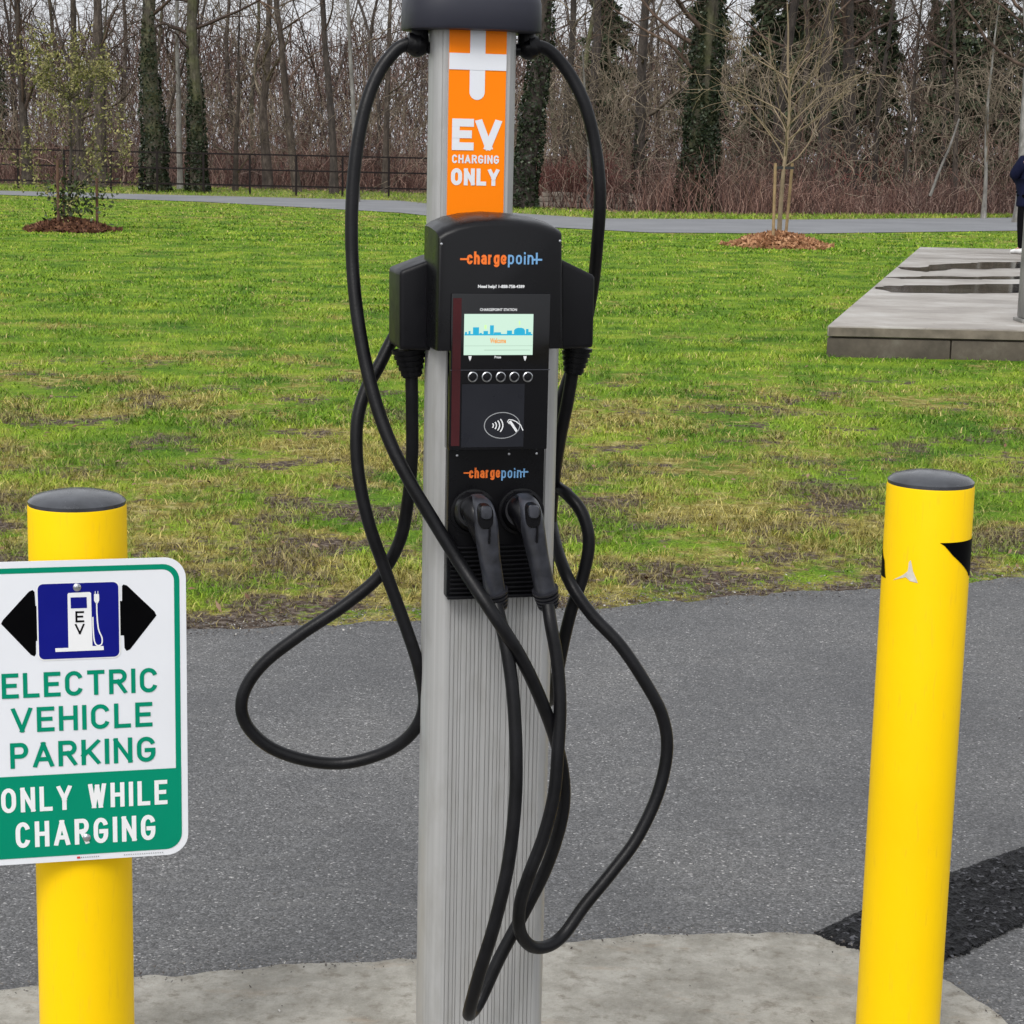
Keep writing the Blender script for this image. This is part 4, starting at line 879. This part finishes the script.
def make_tree(seed, h, r, lean=(0,0), first=.25, nb=16, blen=.33, opt=OPT, mats=('bark','twig'), ivy=0, maxl=3, name='bare_tree', bang=(.6,1.25), ivy_n=2600, wig=.028, droop=0):
    rs = random.Random(seed); pts = trunk_path(rs,h,lean,wig); n_ = len(pts)
    rad = [r*(1-.78*(i/(n_-1))**.9) * (1.35 if i==0 else 1.08 if i==1 else 1)*rs.uniform(.90,1.10) for i in range(n_)]
    o = empty(name); 
    path = crom(pts,3); rr = np.interp(np.linspace(0,n_-1,len(path)),range(n_),rad)
    tube('trunk', path, list(rr), M[mats[0]], o, 9)
    segs = []
    for k in range(nb):
        f = first+(1-first)*rs.random()**.85; i = min(int(f*(n_-1)),n_-2); p = pts[i].lerp(pts[i+1], rs.random()); a_ = rs.uniform(0,6.283); t_ = rs.uniform(*bang)
        d = Vector((math.cos(a_)*math.sin(t_), math.sin(a_)*math.sin(t_), math.cos(t_)-droop)).normalized(); rb = rad[i]*rs.uniform(.22,.5)
        grow(rs, p, d, h*blen*rs.uniform(.55,1.1)*(1.15-.6*f), rb, 1, 1+maxl, segs, opt)
    link('crown', segs_mesh(segs,3), M[mats[1]], o)
    if ivy:
        rn = np.random.default_rng(seed); m_ = ivy_n; f = rn.random(m_)**1.0*ivy; a_ = rn.random(m_)*6.283; f = ivy*rn.random(m_)**1.25*(1+.35*np.sin(a_*2+seed)+.25*np.sin(a_*5)); z = f*h; px = np.interp(z,[p.z for p in pts],[p.x for p in pts]); py = np.interp(z,[p.z for p in pts],[p.y for p in pts])
        bulge = np.array([.16+.16*mnoise.noise(Vector((math.cos(x_)*1.2,math.sin(x_)*1.2,zz_*.9))) for x_,zz_ in zip(a_,z)])*(1-.5*f/ivy)
        rt = np.interp(z,[p.z for p in pts],rad)+bulge*(r/.35)*rn.random(m_)**.5+.02
        c = np.stack([px+np.cos(a_)*rt,py+np.sin(a_)*rt,z],1); link('ivy', leaf_mesh(rn,c,.05,.11), M['ivy'], o)
    return o
def leaf_mesh(rn, c, s0, s1, elong=1.3):
    m_ = len(c); s = s0+(s1-s0)*rn.random(m_); u = rn.normal(size=(m_,3)); u /= np.linalg.norm(u,axis=1,keepdims=True); v = np.cross(u,rn.normal(size=(m_,3))); v /= np.linalg.norm(v,axis=1,keepdims=True)
    s = s[:,None]; V = np.stack([c-u*s*elong*.5, c+v*s*.42, c+u*s*elong*.5, c-v*s*.42],1).reshape(-1,3); k = np.arange(m_)*4
    return npmesh(V, np.stack([k,k+1,k+2,k+3],1))
def put(o, px, D, rz=0, s=1, label=None, cat='tree', group=None, py=190):
    o.location = (gx(px,D,py), D, 0); o.rotation_euler.z = rz; o.scale = (s,s,s); tag(o,label,cat,group); return o
def copy_tree(o):
    c = o.copy(); COL.objects.link(c)
    for ch in o.children:
        d = ch.copy(); COL.objects.link(d); d.parent = c
    return c
# single trees one can point at
def T(px, D, r, lab, seed, h=15, **kw):
    rz = kw.pop('rz',0); o = make_tree(seed,h,r,**kw); return put(o,px,D,rz,1,lab)
T(157,67,.36,'thick ivy-clad trunk behind the fence, left of a second ivy-clad trunk', 11, ivy=.30, mats=('bark_mossy','twig'), first=.35, ivy_n=3600, lean=(-.02,0))
T(199,67.5,.27,'straight mossy trunk wrapped in ivy at its foot behind the fence', 12, ivy=.22, mats=('bark_mossy','twig'), first=.3, ivy_n=2600)
T(180,71,.11,'thin pale stem between the two ivy-clad trunks', 13, h=12, mats=('bark_pale','twig_pale'), first=.25, nb=12)
T(99,71,.26,'forked grey-brown tree behind the young leafy tree', 14, h=14, first=.22, nb=20, lean=(.03,0), bang=(.25,.8))
T(86,74,.17,'slanting tree leaning left of the forked tree', 15, h=14, lean=(-.12,0), first=.3)
T(28,72,.19,'wide branching tree near the left edge behind the fence', 16, h=12, nb=20, first=.2, bang=(.4,1.0))
T(298,70,.15,'leaning double-stemmed tree in the middle of the fence', 17, h=14, lean=(-.10,0), first=.2)
T(334,69,.15,'slim dark trunk leaning left above the fence', 18, h=14, lean=(-.035,0), mats=('bark_dark','twig'), first=.4)
T(357,60,.085,'slender pale grey trunk in front of the fence, beside the left cable', 19, h=12, mats=('bark_pale','twig_pale'), first=.35, nb=12, wig=.015)
T(235,70,.10,'small crooked tree with pale twigs right of the ivy-clad trunks', 20, h=7, mats=('bark','twig_pale'), first=.15, nb=18)
T(385,72,.13,'bushy bare tree behind the fence next to the charger mast', 21, h=11, mats=('bark','twig_pale'), first=.12, nb=22)
T(523,56.5,.31,'dark ivy-covered trunk just right of the charger mast', 22, ivy=.4, mats=('bark_dark','twig'), first=.3, ivy_n=4200)
T(561,66,.16,'slim dark trunk right of the charger cap', 23, mats=('bark_dark','twig_pale'), first=.25)
T(585,68,.20,'upright dark trunk above the low stone edge', 24, mats=('bark_dark','twig'), first=.2)
T(643,60,.20,'crooked dark tree with drooping twisted branches', 25, h=14, mats=('bark_dark','twig_pale'), first=.12, nb=26, lean=(-.05,0), droop=.25, ivy=.12, ivy_n=700)
T(697,57,.43,'broadest trunk, thickly covered in glossy ivy, left of the staked sapling', 26, h=15, ivy=.42, mats=('bark_mossy','twig'), first=.26, nb=22, ivy_n=8500, droop=.1)
T(775,66,.22,'dark trunk rising behind the staked sapling', 27, mats=('bark_dark','twig'), first=.25)
T(822,68,.26,'tall dark trunk right of the staked sapling', 28, mats=('bark_dark','twig'), first=.3)
T(850,70,.28,'tall straight dark trunk between two others right of the sapling', 29, mats=('bark_dark','twig'), first=.3)
T(874,64,.10,'thin dark stem with a long hanging branch', 30, h=12, mats=('bark_dark','twig'), first=.3, droop=.5)
T(1023,54,.20,'pale spotted birch-like trunk at the right edge behind the person', 31, mats=('bark_pale','twig'), first=.25, nb=22, droop=.3)
T(985,57,.07,'multi-stemmed pale shrub tree left of the person', 32, h=7, mats=('bark_pale','twig_pale'), first=.05, nb=24, bang=(.15,.6))
T(955,62,.10,'reddish fine-twigged tree above the thicket', 33, h=10, mats=('bark','twig'), first=.1, nb=26)
T(905,64,.09,'grey fine-twigged tree above the thicket', 34, h=9, mats=('bark','twig'), first=.1, nb=26)
T(590,59,.07,'low tangled shrub tree growing over the stone edge', 35, h=5, mats=('bark_pale','twig_pale'), first=.1, nb=24, bang=(.7,1.4))
# leaning snag
sn = WY(931,182,57); sp_ = [Vector((0,0,-.2)),Vector((.25,0,.6)),Vector((.5,.05,1.25)),Vector((.72,.1,2.0))]
tag(tube('fallen_snag', crom(sp_,4), list(np.linspace(.045,.025,13)), M['bark_pale'], None, 8, loc=(sn.x,57,sn.z-.2)), 'short pale broken trunk leaning to the right in the thicket', 'snag')

# the wood behind: prototypes copied
protos = [make_tree(100+k, 13+k%3, .06+.035*(k%4), lean=((k%3-1)*.06,0), first=.12+.05*(k%3), nb=20, mats=(('bark','twig'),('bark_dark','twig'),('bark_mossy','twig'),('bark','twig_pale'))[k%4], maxl=3, blen=.40, wig=.085) for k in range(9)]
print('SEGS',[len(p.children[1].data.polygons) for p in protos])
rs = random.Random(5); used = set()
for k in range(88):
    D = rs.uniform(71,112); px = rs.uniform(-260,1290); i = k%9
    if i in used: o = copy_tree(protos[i])
    else: o = protos[i]; used.add(i)
    put(o, px, D, rs.uniform(0,6.283), rs.uniform(.75,1.15), 'bare brown tree in the tangled wood behind the fence and thicket', 'tree', 'bare trees in the wood behind')
# conifers
def make_conifer(seed, h=16, r=.25, spread=.2, base=.12):
    rn = np.random.default_rng(seed); rs_ = random.Random(seed); o = empty('conifer'); pts = [Vector((0,0,z)) for z in np.linspace(-.2,h,8)]
    tube('trunk', pts, list(np.linspace(r,.03,8)), M['bark_dark'], o, 8)
    segs = []; C_ = []
    for k in range(150):
        f = base+(1-base)*k/150; z = f*h; a_ = rs_.uniform(0,6.283); ln = h*spread*(1.05-f)*rs_.uniform(.55,1.1); p = Vector((0,0,z)); d = Vector((math.cos(a_),math.sin(a_),.15)).normalized()
        for j in range(6):
            d = (d+Vector((0,0,-.12))+Vector((rs_.gauss(0,.05),rs_.gauss(0,.05),0))).normalized(); q = p+d*ln/6; segs.append((*p,*q,.03*(1-j/7),.03*(1-(j+1)/7)))
            m_ = 16
            c = np.array(p)[None]+(np.array(q)-np.array(p))[None]*rn.random((m_,1)); c += rn.normal(size=(m_,3))*np.array([[.16,.16,.10]])*(.5+.8*(1-f)); c[:,2] -= rn.random(m_)*.22; C_.append(c); p = q
    link('branches', segs_mesh(segs,3), M['bark_dark'], o); link('crown', leaf_mesh(rn,np.concatenate(C_),.10,.24,2.2), M['needles'], o); return o
cp = [make_conifer(61), make_conifer(62,18,.3,.17,.18), make_conifer(63,15,.22,.22,.06)]
for k,(px,D,s) in enumerate([(600,92,.8),(700,84,.7),(760,95,.8),(795,88,1.0),(840,98,1.1),(880,92,.62),(950,84,.75),(985,92,.9),(1040,86,.9),(-15,84,.62),(1090,95,1),(1150,90,1),(-90,92,.8),(925,105,.6)]):
    o = cp[k] if k < 3 else copy_tree(cp[k%3]); put(o,px,D,k*1.7,s,'dark green conifer standing behind the bare trees','conifer','conifers behind the bare trees')

# thickets (uncountable undergrowth)
def arcs(n_, fx, l0, l1, r0, r1, lean=.5, k_=6, bend=.6):
    P0 = np.array([fx() for _ in range(n_)]); a = rng.random(n_)*6.283; ln = l0+(l1-l0)*rng.random(n_)**1.3; le = np.abs(rng.normal(0,lean,n_)); bd = rng.normal(0,bend,n_); t_ = np.linspace(0,1,k_)[None,:]
    ln *= np.array([.72+.75*max(-.6,mnoise.noise(Vector((p[0]*.33,p[1]*.25,2.2)))) for p in P0])
    wob = rng.normal(0,.035,(n_,k_,3))*ln[:,None,None]; wob[:,0]=0
    out = le[:,None]*t_+bd[:,None]*t_**2; P_ = np.zeros((n_,k_,3))
    P_[:,:,0] = P0[:,0:1]+np.cos(a)[:,None]*out*ln[:,None]; P_[:,:,1] = P0[:,1:2]+np.sin(a)[:,None]*out*ln[:,None]; P_[:,:,2] = P0[:,2:3]+ln[:,None]*(t_-.25*out**2*t_); P_ += wob
    P_[:,:,2] = np.maximum(P_[:,:,2], .0)
    Rr = (r0+(r1-r0)*rng.random(n_)[:,None])*(1-.6*t_); return P_,Rr
vx = [p[0] for p in verge_t]; vy = [p[1] for p in verge_t]
def band(x0,x1,d0,d1,zmax=0, pw=1):
    def f():
        px = random.uniform(x0,x1); yb = np.interp(px,vx,vy); g = G(px,yb); D = g.y+d0+(d1-d0)*random.random()**pw; return (gx(px,D), D, random.random()*zmax)
    return f
def stuff(name, parts_, mat, label, cat):
    P_ = np.concatenate([p for p,_ in parts_]); Rr = np.concatenate([r for _,r in parts_]); return tag(link(name, chain_mesh(P_,Rr,3), mat), label, cat, kind='stuff')
stuff('bramble_thicket', [arcs(9000, band(640,1500,.4,7), .8,2.3,.006,.014,.35), arcs(9000, band(-500,640,2.5,13), .8,2.6,.007,.016,.45), arcs(5000, band(-500,1500,5,22,2.2), .8,2.2,.007,.014,1.0)], M['thicket'], 'tangled reddish brown leafless thicket filling the foot of the wood', 'thicket')
stuff('red_stemmed_shrubs', [arcs(1500, band(535,610,4,9,.8), .5,1.4,.008,.014,.4), arcs(160, band(780,900,4,9,1.6), .5,1.2,.008,.014,.6), arcs(350, band(215,330,6,12,1.2), .5,1.2,.008,.014,.6)], M['red_stem'], 'dull red stems of shrubs among the thicket', 'shrubs')
stuff('pale_tangle', [arcs(2600, band(-300,640,3,15,3.5), 1,3.2,.010,.020,.9,8,.9), arcs(2200, band(540,1300,3,14,4), 1,3.0,.010,.020,.9,8,.9)], M['twig_pale'], 'pale arching branches tangled through the undergrowth', 'undergrowth')
def farband():
    D = random.uniform(95,150); return (gx(random.uniform(-300,1350),D), D, random.random()*7)
stuff('far_wood', [arcs(24000, farband, 1.2,4.0,.018,.04,.5)], M['far_stem'], 'distant mass of bare stems closing off the view behind the wood', 'wood')
def litterf():
    px = random.uniform(-300,1400); yb = np.interp(px,vx,vy); g = G(px,yb); D = g.y+random.gauss(.6,.9); return (gx(px,D),D,.01)
scatter_bits('woodland_leaf_litter', 5000, litterf, (.03,.08), M['litter'], .4, label='brown leaf litter along the foot of the thicket', cat='leaf litter')

# rough grass of the verge
n_ = 60000; px = rng.random(n_)**1.7*1700-330; D0 = np.interp(px,[p[0] for p in verge_t],[G(*p).y for p in verge_t]); D1 = np.interp(px,[p[0] for p in path_t],[G(*p).y for p in path_t]); D = D1+.1+(D0-D1+.3)*rng.random(n_)
x = np.array([gx(a,b) for a,b in zip(px,D)]); a = rng.random(n_)*6.283; h = .03+.10*rng.random(n_)**2; b_ = rng.random(n_)*6.283
base = np.stack([x,D,np.zeros(n_)],1); sd_ = np.stack([np.cos(b_)*.013,np.sin(b_)*.013,np.zeros(n_)],1); tip = base+np.stack([np.cos(a)*h,np.sin(a)*h,h],1)
k = np.arange(n_)*3; tag(link('verge_grass', npmesh(np.stack([base-sd_,base+sd_,tip],1).reshape(-1,3), np.stack([k,k+1,k+2],1)), M['blade']), 'rough grass on the strip between the far path and the wood', 'grass', kind='stuff')
def conc_edge():
    px = random.uniform(-60,1020); ce = [(-900,1060),(-400,1035),(0,993),(130,981),(300,968),(420,962),(548,946),(640,938),(815,937),(880,962),(950,985),(1000,1020),(1040,1060)]
    g = G(px, np.interp(px,[p[0] for p in ce],[p[1] for p in ce])+random.gauss(0,4)); return (g.x,g.y,.008)
scatter_bits('apron_grit', 1500, conc_edge, (.001,.005), M['pebble'], .3, label='dark grit gathered along the ragged edge of the concrete apron', cat='grit')

# low stone edge right of charger
b = MB(); rs = random.Random(3); a0_ = gx(533,59.5,205); a1_ = gx(668,59.5,205)
for row in range(3):
    x = a0_+row*.13
    while x < a1_-.2*row:
        w_ = rs.uniform(.25,.6); b.box(x,x+w_-.03, 59.3+rs.uniform(-.04,.04)+row*.05, 59.9, row*.15, row*.15+.14); x += w_
b.build('stone_edging', M['stone'], None, bevel=.03); tag(bpy.data.objects['stone_edging'], 'low pale stone edging seen through twigs right of the charger', 'edging')

# metal fence: each run between posts is part of the one fence
FD = 65.3
fA = G(-260,178); fpts = []
pxs = list(np.arange(-235, 470, 46.3)) 
fo = empty('rail_fence', (gx(111,FD,188),FD,0), 0, 'dark brown three-rail metal fence along the edge of the wood', 'fence')
ox = gx(111,FD,188); posts = [gx(px,FD,188)-ox for px in np.arange(111-46.3*8, 450, 46.3)]
for x in posts: b = MB(); b.box(x-.032,x+.032,-.032,.032,0,1.36); b.build('post', M['fence'], fo)
for z in (.32,.83,1.33): b = MB(); b.box(posts[0],posts[-1],-.022,.022,z-.026,z+.026); b.build('rail', M['fence'], fo)

# ------------------------------------------------------------------ staked saplings
def mound(px, py, wpx, hgt, mat, n_, lab):
    g = G(px,py); D = g.y; rad_ = wpx/2*D/F; base = []; m_ = 40
    Pn = MB(); prof = [(rad_*f, hgt*(1-f**1.6)*(1) ) for f in np.linspace(1,.02,9)]; Pn.loft(lathe_rings(prof,m_)); o = Pn.build('mulch_mound', mat, None, smooth=True, loc=(g.x,D,0)); 
    tag(o, lab, 'mulch')
    rn = np.random.default_rng(n_); rr = rad_*1.08*np.sqrt(rn.random(n_)); a_ = rn.random(n_)*6.283; rr *= 1+.12*np.sin(a_*5)
    c = np.stack([rr*np.cos(a_), rr*np.sin(a_), hgt*np.clip(1-(rr/rad_)**1.6,0,1)+.015],1)
    q = link('bark_chips', leaf_mesh(rn,c,.05,.13,1.6), mat, o); q['kind']='stuff'; return g
g1 = mound(70,231,84,.20,M['mulch'],3000,'reddish brown mulch mound round the leafy sapling on the left')
g2 = mound(778,247,96,.24,M['mulch2'],3000,'orange brown leaf mulch mound round the bare sapling')
def stake(g, px, D, top_py, mat, lean, lab, grp):
    x = gx(px,D,220); zt_ = WY(px,top_py,D).z
    return tag(tube('support_stake', [Vector((0,0,.02)),Vector((lean,0,zt_))], .028, mat, None, 8, loc=(x,D,0)), lab, 'stake', grp)
stake(g1,58.5,g1.y-.3,160,M['stake_dark'],0,'thin dark stake left of the leafy sapling stem','stakes of the leafy sapling')
stake(g1,64.5,g1.y+.3,176,M['stake_dark'],-.02,'short dark stake right behind the leafy sapling stem','stakes of the leafy sapling')
stake(g1,97,g1.y,178,M['stake_dark'],.01,'dark stake standing apart at the right rim of the left mound','stakes of the leafy sapling')
stake(g2,774,g2.y-.35,163,M['stake'],-.02,'straight wooden stake left of the bare sapling','stakes of the bare sapling')
stake(g2,786,g2.y+.35,163,M['stake'],.07,'leaning wooden stake right of the bare sapling','stakes of the bare sapling')
# leafy sapling
D = g1.y; o = empty('leafy_sapling', (gx(71,D,225),D,0), 0, 'young tree with sparse olive leaves and many thin shoots on the left mulch mound', 'tree')
rs = random.Random(41); pts = trunk_path(rs,3.4,(.0,0),.05); tube('trunk', crom(pts,3), list(np.linspace(.04,.012,len(crom(pts,3)))), M['bark_dark'], o, 8)
segs = []; op = dict(OPT, step=(.3,.25,.2), wig=.10, up=(.1,.10,.06), rmin=.004, nb=(5,5,3), ang=(.3,.9))
for k in range(34):
    f = rs.uniform(.22,1); i = min(int(f*(len(pts)-1)),len(pts)-2); a_ = rs.uniform(0,6.283); t_ = rs.uniform(.5,1.2)
    grow(rs, pts[i].copy(), Vector((math.cos(a_)*math.sin(t_),math.sin(a_)*math.sin(t_),math.cos(t_))), rs.uniform(.7,1.5)*(1.35-.7*f), .012, 1, 3, segs, op)
link('branches', segs_mesh(segs,3), M['twig_pale'], o); A_ = np.array(segs); rn = np.random.default_rng(9)
sel = rn.choice(len(A_), 5200); c = A_[sel,3:6]+rn.normal(size=(5200,3))*.05; link('crown', leaf_mesh(rn,c,.02,.048,1.8), M['olive'], o)
c = rn.normal(size=(500,3))*np.array([[.30,.2,.22]])+np.array([[.05,0,.62]]); c[:,2]=np.abs(c[:,2]); link('low_shoots', leaf_mesh(rn,c,.04,.08,1.6), M['olive_dark'], o)['kind'] = 'stuff'
# bare sapling
D = g2.y; o = empty('bare_sapling', (gx(779,D,240),D,0), 0, 'bare vase-shaped young tree tied to two wooden stakes on the right mulch mound', 'tree')
rs = random.Random(52); pts = [Vector((0,0,0)),Vector((.0,0,.6)),Vector((.02,0,1.3)),Vector((.06,0,1.9)),Vector((.08,0,2.6)),Vector((.02,.05,3.3)),Vector((.0,.05,3.9)),Vector((-.05,0,4.4))]
pp_ = crom(pts,4); tube('trunk', pp_, list(np.linspace(.048,.010,len(pp_))), M['twig_young'], o, 8)
segs = []; op = dict(OPT, step=(.3,.28,.24), wig=.10, up=(.07,.05,.03,.02), rmin=.0042, nb=(6,5,4), ang=(.3,.75))
for k in range(19):
    z = 1.45+1.7*(k/18); p = Vector((np.interp(z,[q.z for q in pts],[q.x for q in pts]),0,z)); a_ = k*2.4; t_ = rs.uniform(.6,1.1)
    grow(rs, p, Vector((math.cos(a_)*math.sin(t_),math.sin(a_)*math.sin(t_),math.cos(t_))), rs.uniform(1.2,1.9)*(1.2-.35*(z-1.45)/1.7), .016, 1, 3, segs, op)
link('crown', segs_mesh(segs,4), M['twig_young'], o)
b = MB(); b.box(-.16,.22,-.03,.03,1.42,1.47); b.build('tie_strap', M['strap'], o)

# ------------------------------------------------------------------ person at the right edge (skin-modifier figure)
def skin(name, joints, edges, root, mat, parent, sub=2):
    me = bpy.data.meshes.new(name); me.from_pydata([j[0] for j in joints], edges, []); o = bpy.data.objects.new(name, me); COL.objects.link(o)
    md = o.modifiers.new('s','SKIN'); md.use_smooth_shade = True
    for i,j in enumerate(joints):
        r_ = j[1]; me.skin_vertices[0].data[i].radius = (r_,r_) if not isinstance(r_,tuple) else r_
    me.skin_vertices[0].data[root].use_root = True
    sm = o.modifiers.new('u','SUBSURF'); sm.levels = sub; sm.render_levels = sub
    dg = bpy.context.evaluated_depsgraph_get(); dg.update(); m2 = bpy.data.meshes.new_from_object(o.evaluated_get(dg)); bpy.data.objects.remove(o); bpy.data.meshes.remove(me)
    return link(name, m2, mat, parent, smooth=True)
pg = G(1026,254,HZ)
# local: figure faces -x (to the left in the photo); y depth
J = [((0,0,.93),.13),((0,0,1.12),.125),((0,0,1.32),.14),((.01,0,1.46),.07),((-.01,0,1.56),.065),((-.02,0,1.66),.10),((-.015,0,1.73),.085),
     ((.02,-.19,1.40),.065),((-.10,-.27,1.16),.05),((-.22,-.06,1.22),.038),((-.24,.0,1.27),.03),
     ((.02,.19,1.40),.065),((-.08,.27,1.15),.05),((-.22,.08,1.20),.038),((-.25,.04,1.27),.03),
     ((0,-.10,.88),.10),((-.02,-.11,.50),.065),((.02,-.12,.10),.045),((-.10,-.13,.04),.035),
     ((0,.10,.88),.10),((.04,.11,.50),.065),((.12,.12,.10),.045),((.0,.13,.04),.035)]
E = [(0,1),(1,2),(2,3),(3,4),(4,5),(5,6),(2,7),(7,8),(8,9),(9,10),(2,11),(11,12),(12,13),(13,14),(0,15),(15,16),(16,17),(17,18),(0,19),(19,20),(20,21),(21,22)]
for hnd,s_ in ((10,1),(14,-1)):
    hp = Vector(J[hnd][0])
    for k in range(4):
        i = len(J); o1 = hp+Vector((-.035,.0,(k-1.5)*.018)); o2 = o1+Vector((-.03,.012*s_,0)); o3 = o2+Vector((-.012,.02*s_,0)); J += [(tuple(o1),.010),(tuple(o2),.009),(tuple(o3),.008)]; E += [(hnd,i),(i,i+1),(i+1,i+2)]
    i = len(J); J += [(tuple(hp+Vector((-.01,.02*s_,.035))),.010),(tuple(hp+Vector((-.035,.03*s_,.045))),.009)]; E += [(hnd,i),(i,i+1)]
pers = skin('person', J, E, 0, M['skin'], None, 1); pers.location = pg; pers.rotation_euler.z = R(-60)
tag(pers, 'person in navy coat, black trousers and white shoes standing on the platform', 'person')
skin('coat', [((0,0,.70),(.22,.24)),((0,0,.93),(.20,.21)),((0,0,1.12),.185),((0,0,1.34),.19),((.01,0,1.47),.085),((.02,-.20,1.40),.10),((-.10,-.275,1.16),.085),((-.215,-.06,1.215),.055),((.02,.20,1.40),.10),((-.08,.275,1.15),.085),((-.215,.08,1.195),.055)],
     [(0,1),(1,2),(2,3),(3,4),(3,5),(5,6),(6,7),(3,8),(8,9),(9,10)], 1, M['coat_navy'], pers)
skin('trousers', [((0,0,.90),.13),((0,-.10,.84),.105),((-.02,-.11,.50),.08),((.02,-.12,.07),.062),((0,.10,.84),.105),((.04,.11,.50),.08),((.12,.12,.07),.062)], [(0,1),(1,2),(2,3),(0,4),(4,5),(5,6)], 0, M['trousers'], pers)
for x_,y_ in ((.02,-.12),(.12,.12)):
    b = MB(); b.loft([[(x_+.06,y_+.04*c_,.0+.05*s_+.05) for c_,s_ in [(math.cos(t_),math.sin(t_)) for t_ in np.linspace(0,6.283,13)[:-1]]], [(x_-.05,y_+.05*c_,.047+.047*s_) for c_,s_ in [(math.cos(t_),math.sin(t_)) for t_ in np.linspace(0,6.283,13)[:-1]]], [(x_-.20,y_+.042*c_,.03+.03*s_) for c_,s_ in [(math.cos(t_),math.sin(t_)) for t_ in np.linspace(0,6.283,13)[:-1]]]]); b.build('shoe', M['shoe'], pers, smooth=True)
b = MB(); b.loft([[(-.002+.035*(zz>1.70)+rr*math.cos(t_), rr*.85*math.sin(t_), zz) for t_ in np.linspace(0,6.283,17)[:-1]] for rr,zz in ((.06,1.60),(.098,1.67),(.108,1.73),(.092,1.79),(.05,1.825),(.01,1.835))]); hh = b.build('hair', M['hair'], pers, smooth=True); hh.location.x = .03
b = MB(); b.loft([[(-.115+dx_,r_*math.cos(t_),1.655+r_*math.sin(t_)) for t_ in np.linspace(0,6.283,9)[:-1]] for dx_,r_ in ((0.02,.016),(-.01,.009),(-.02,.003))]); b.build('nose', M['skin'], pers, smooth=True)
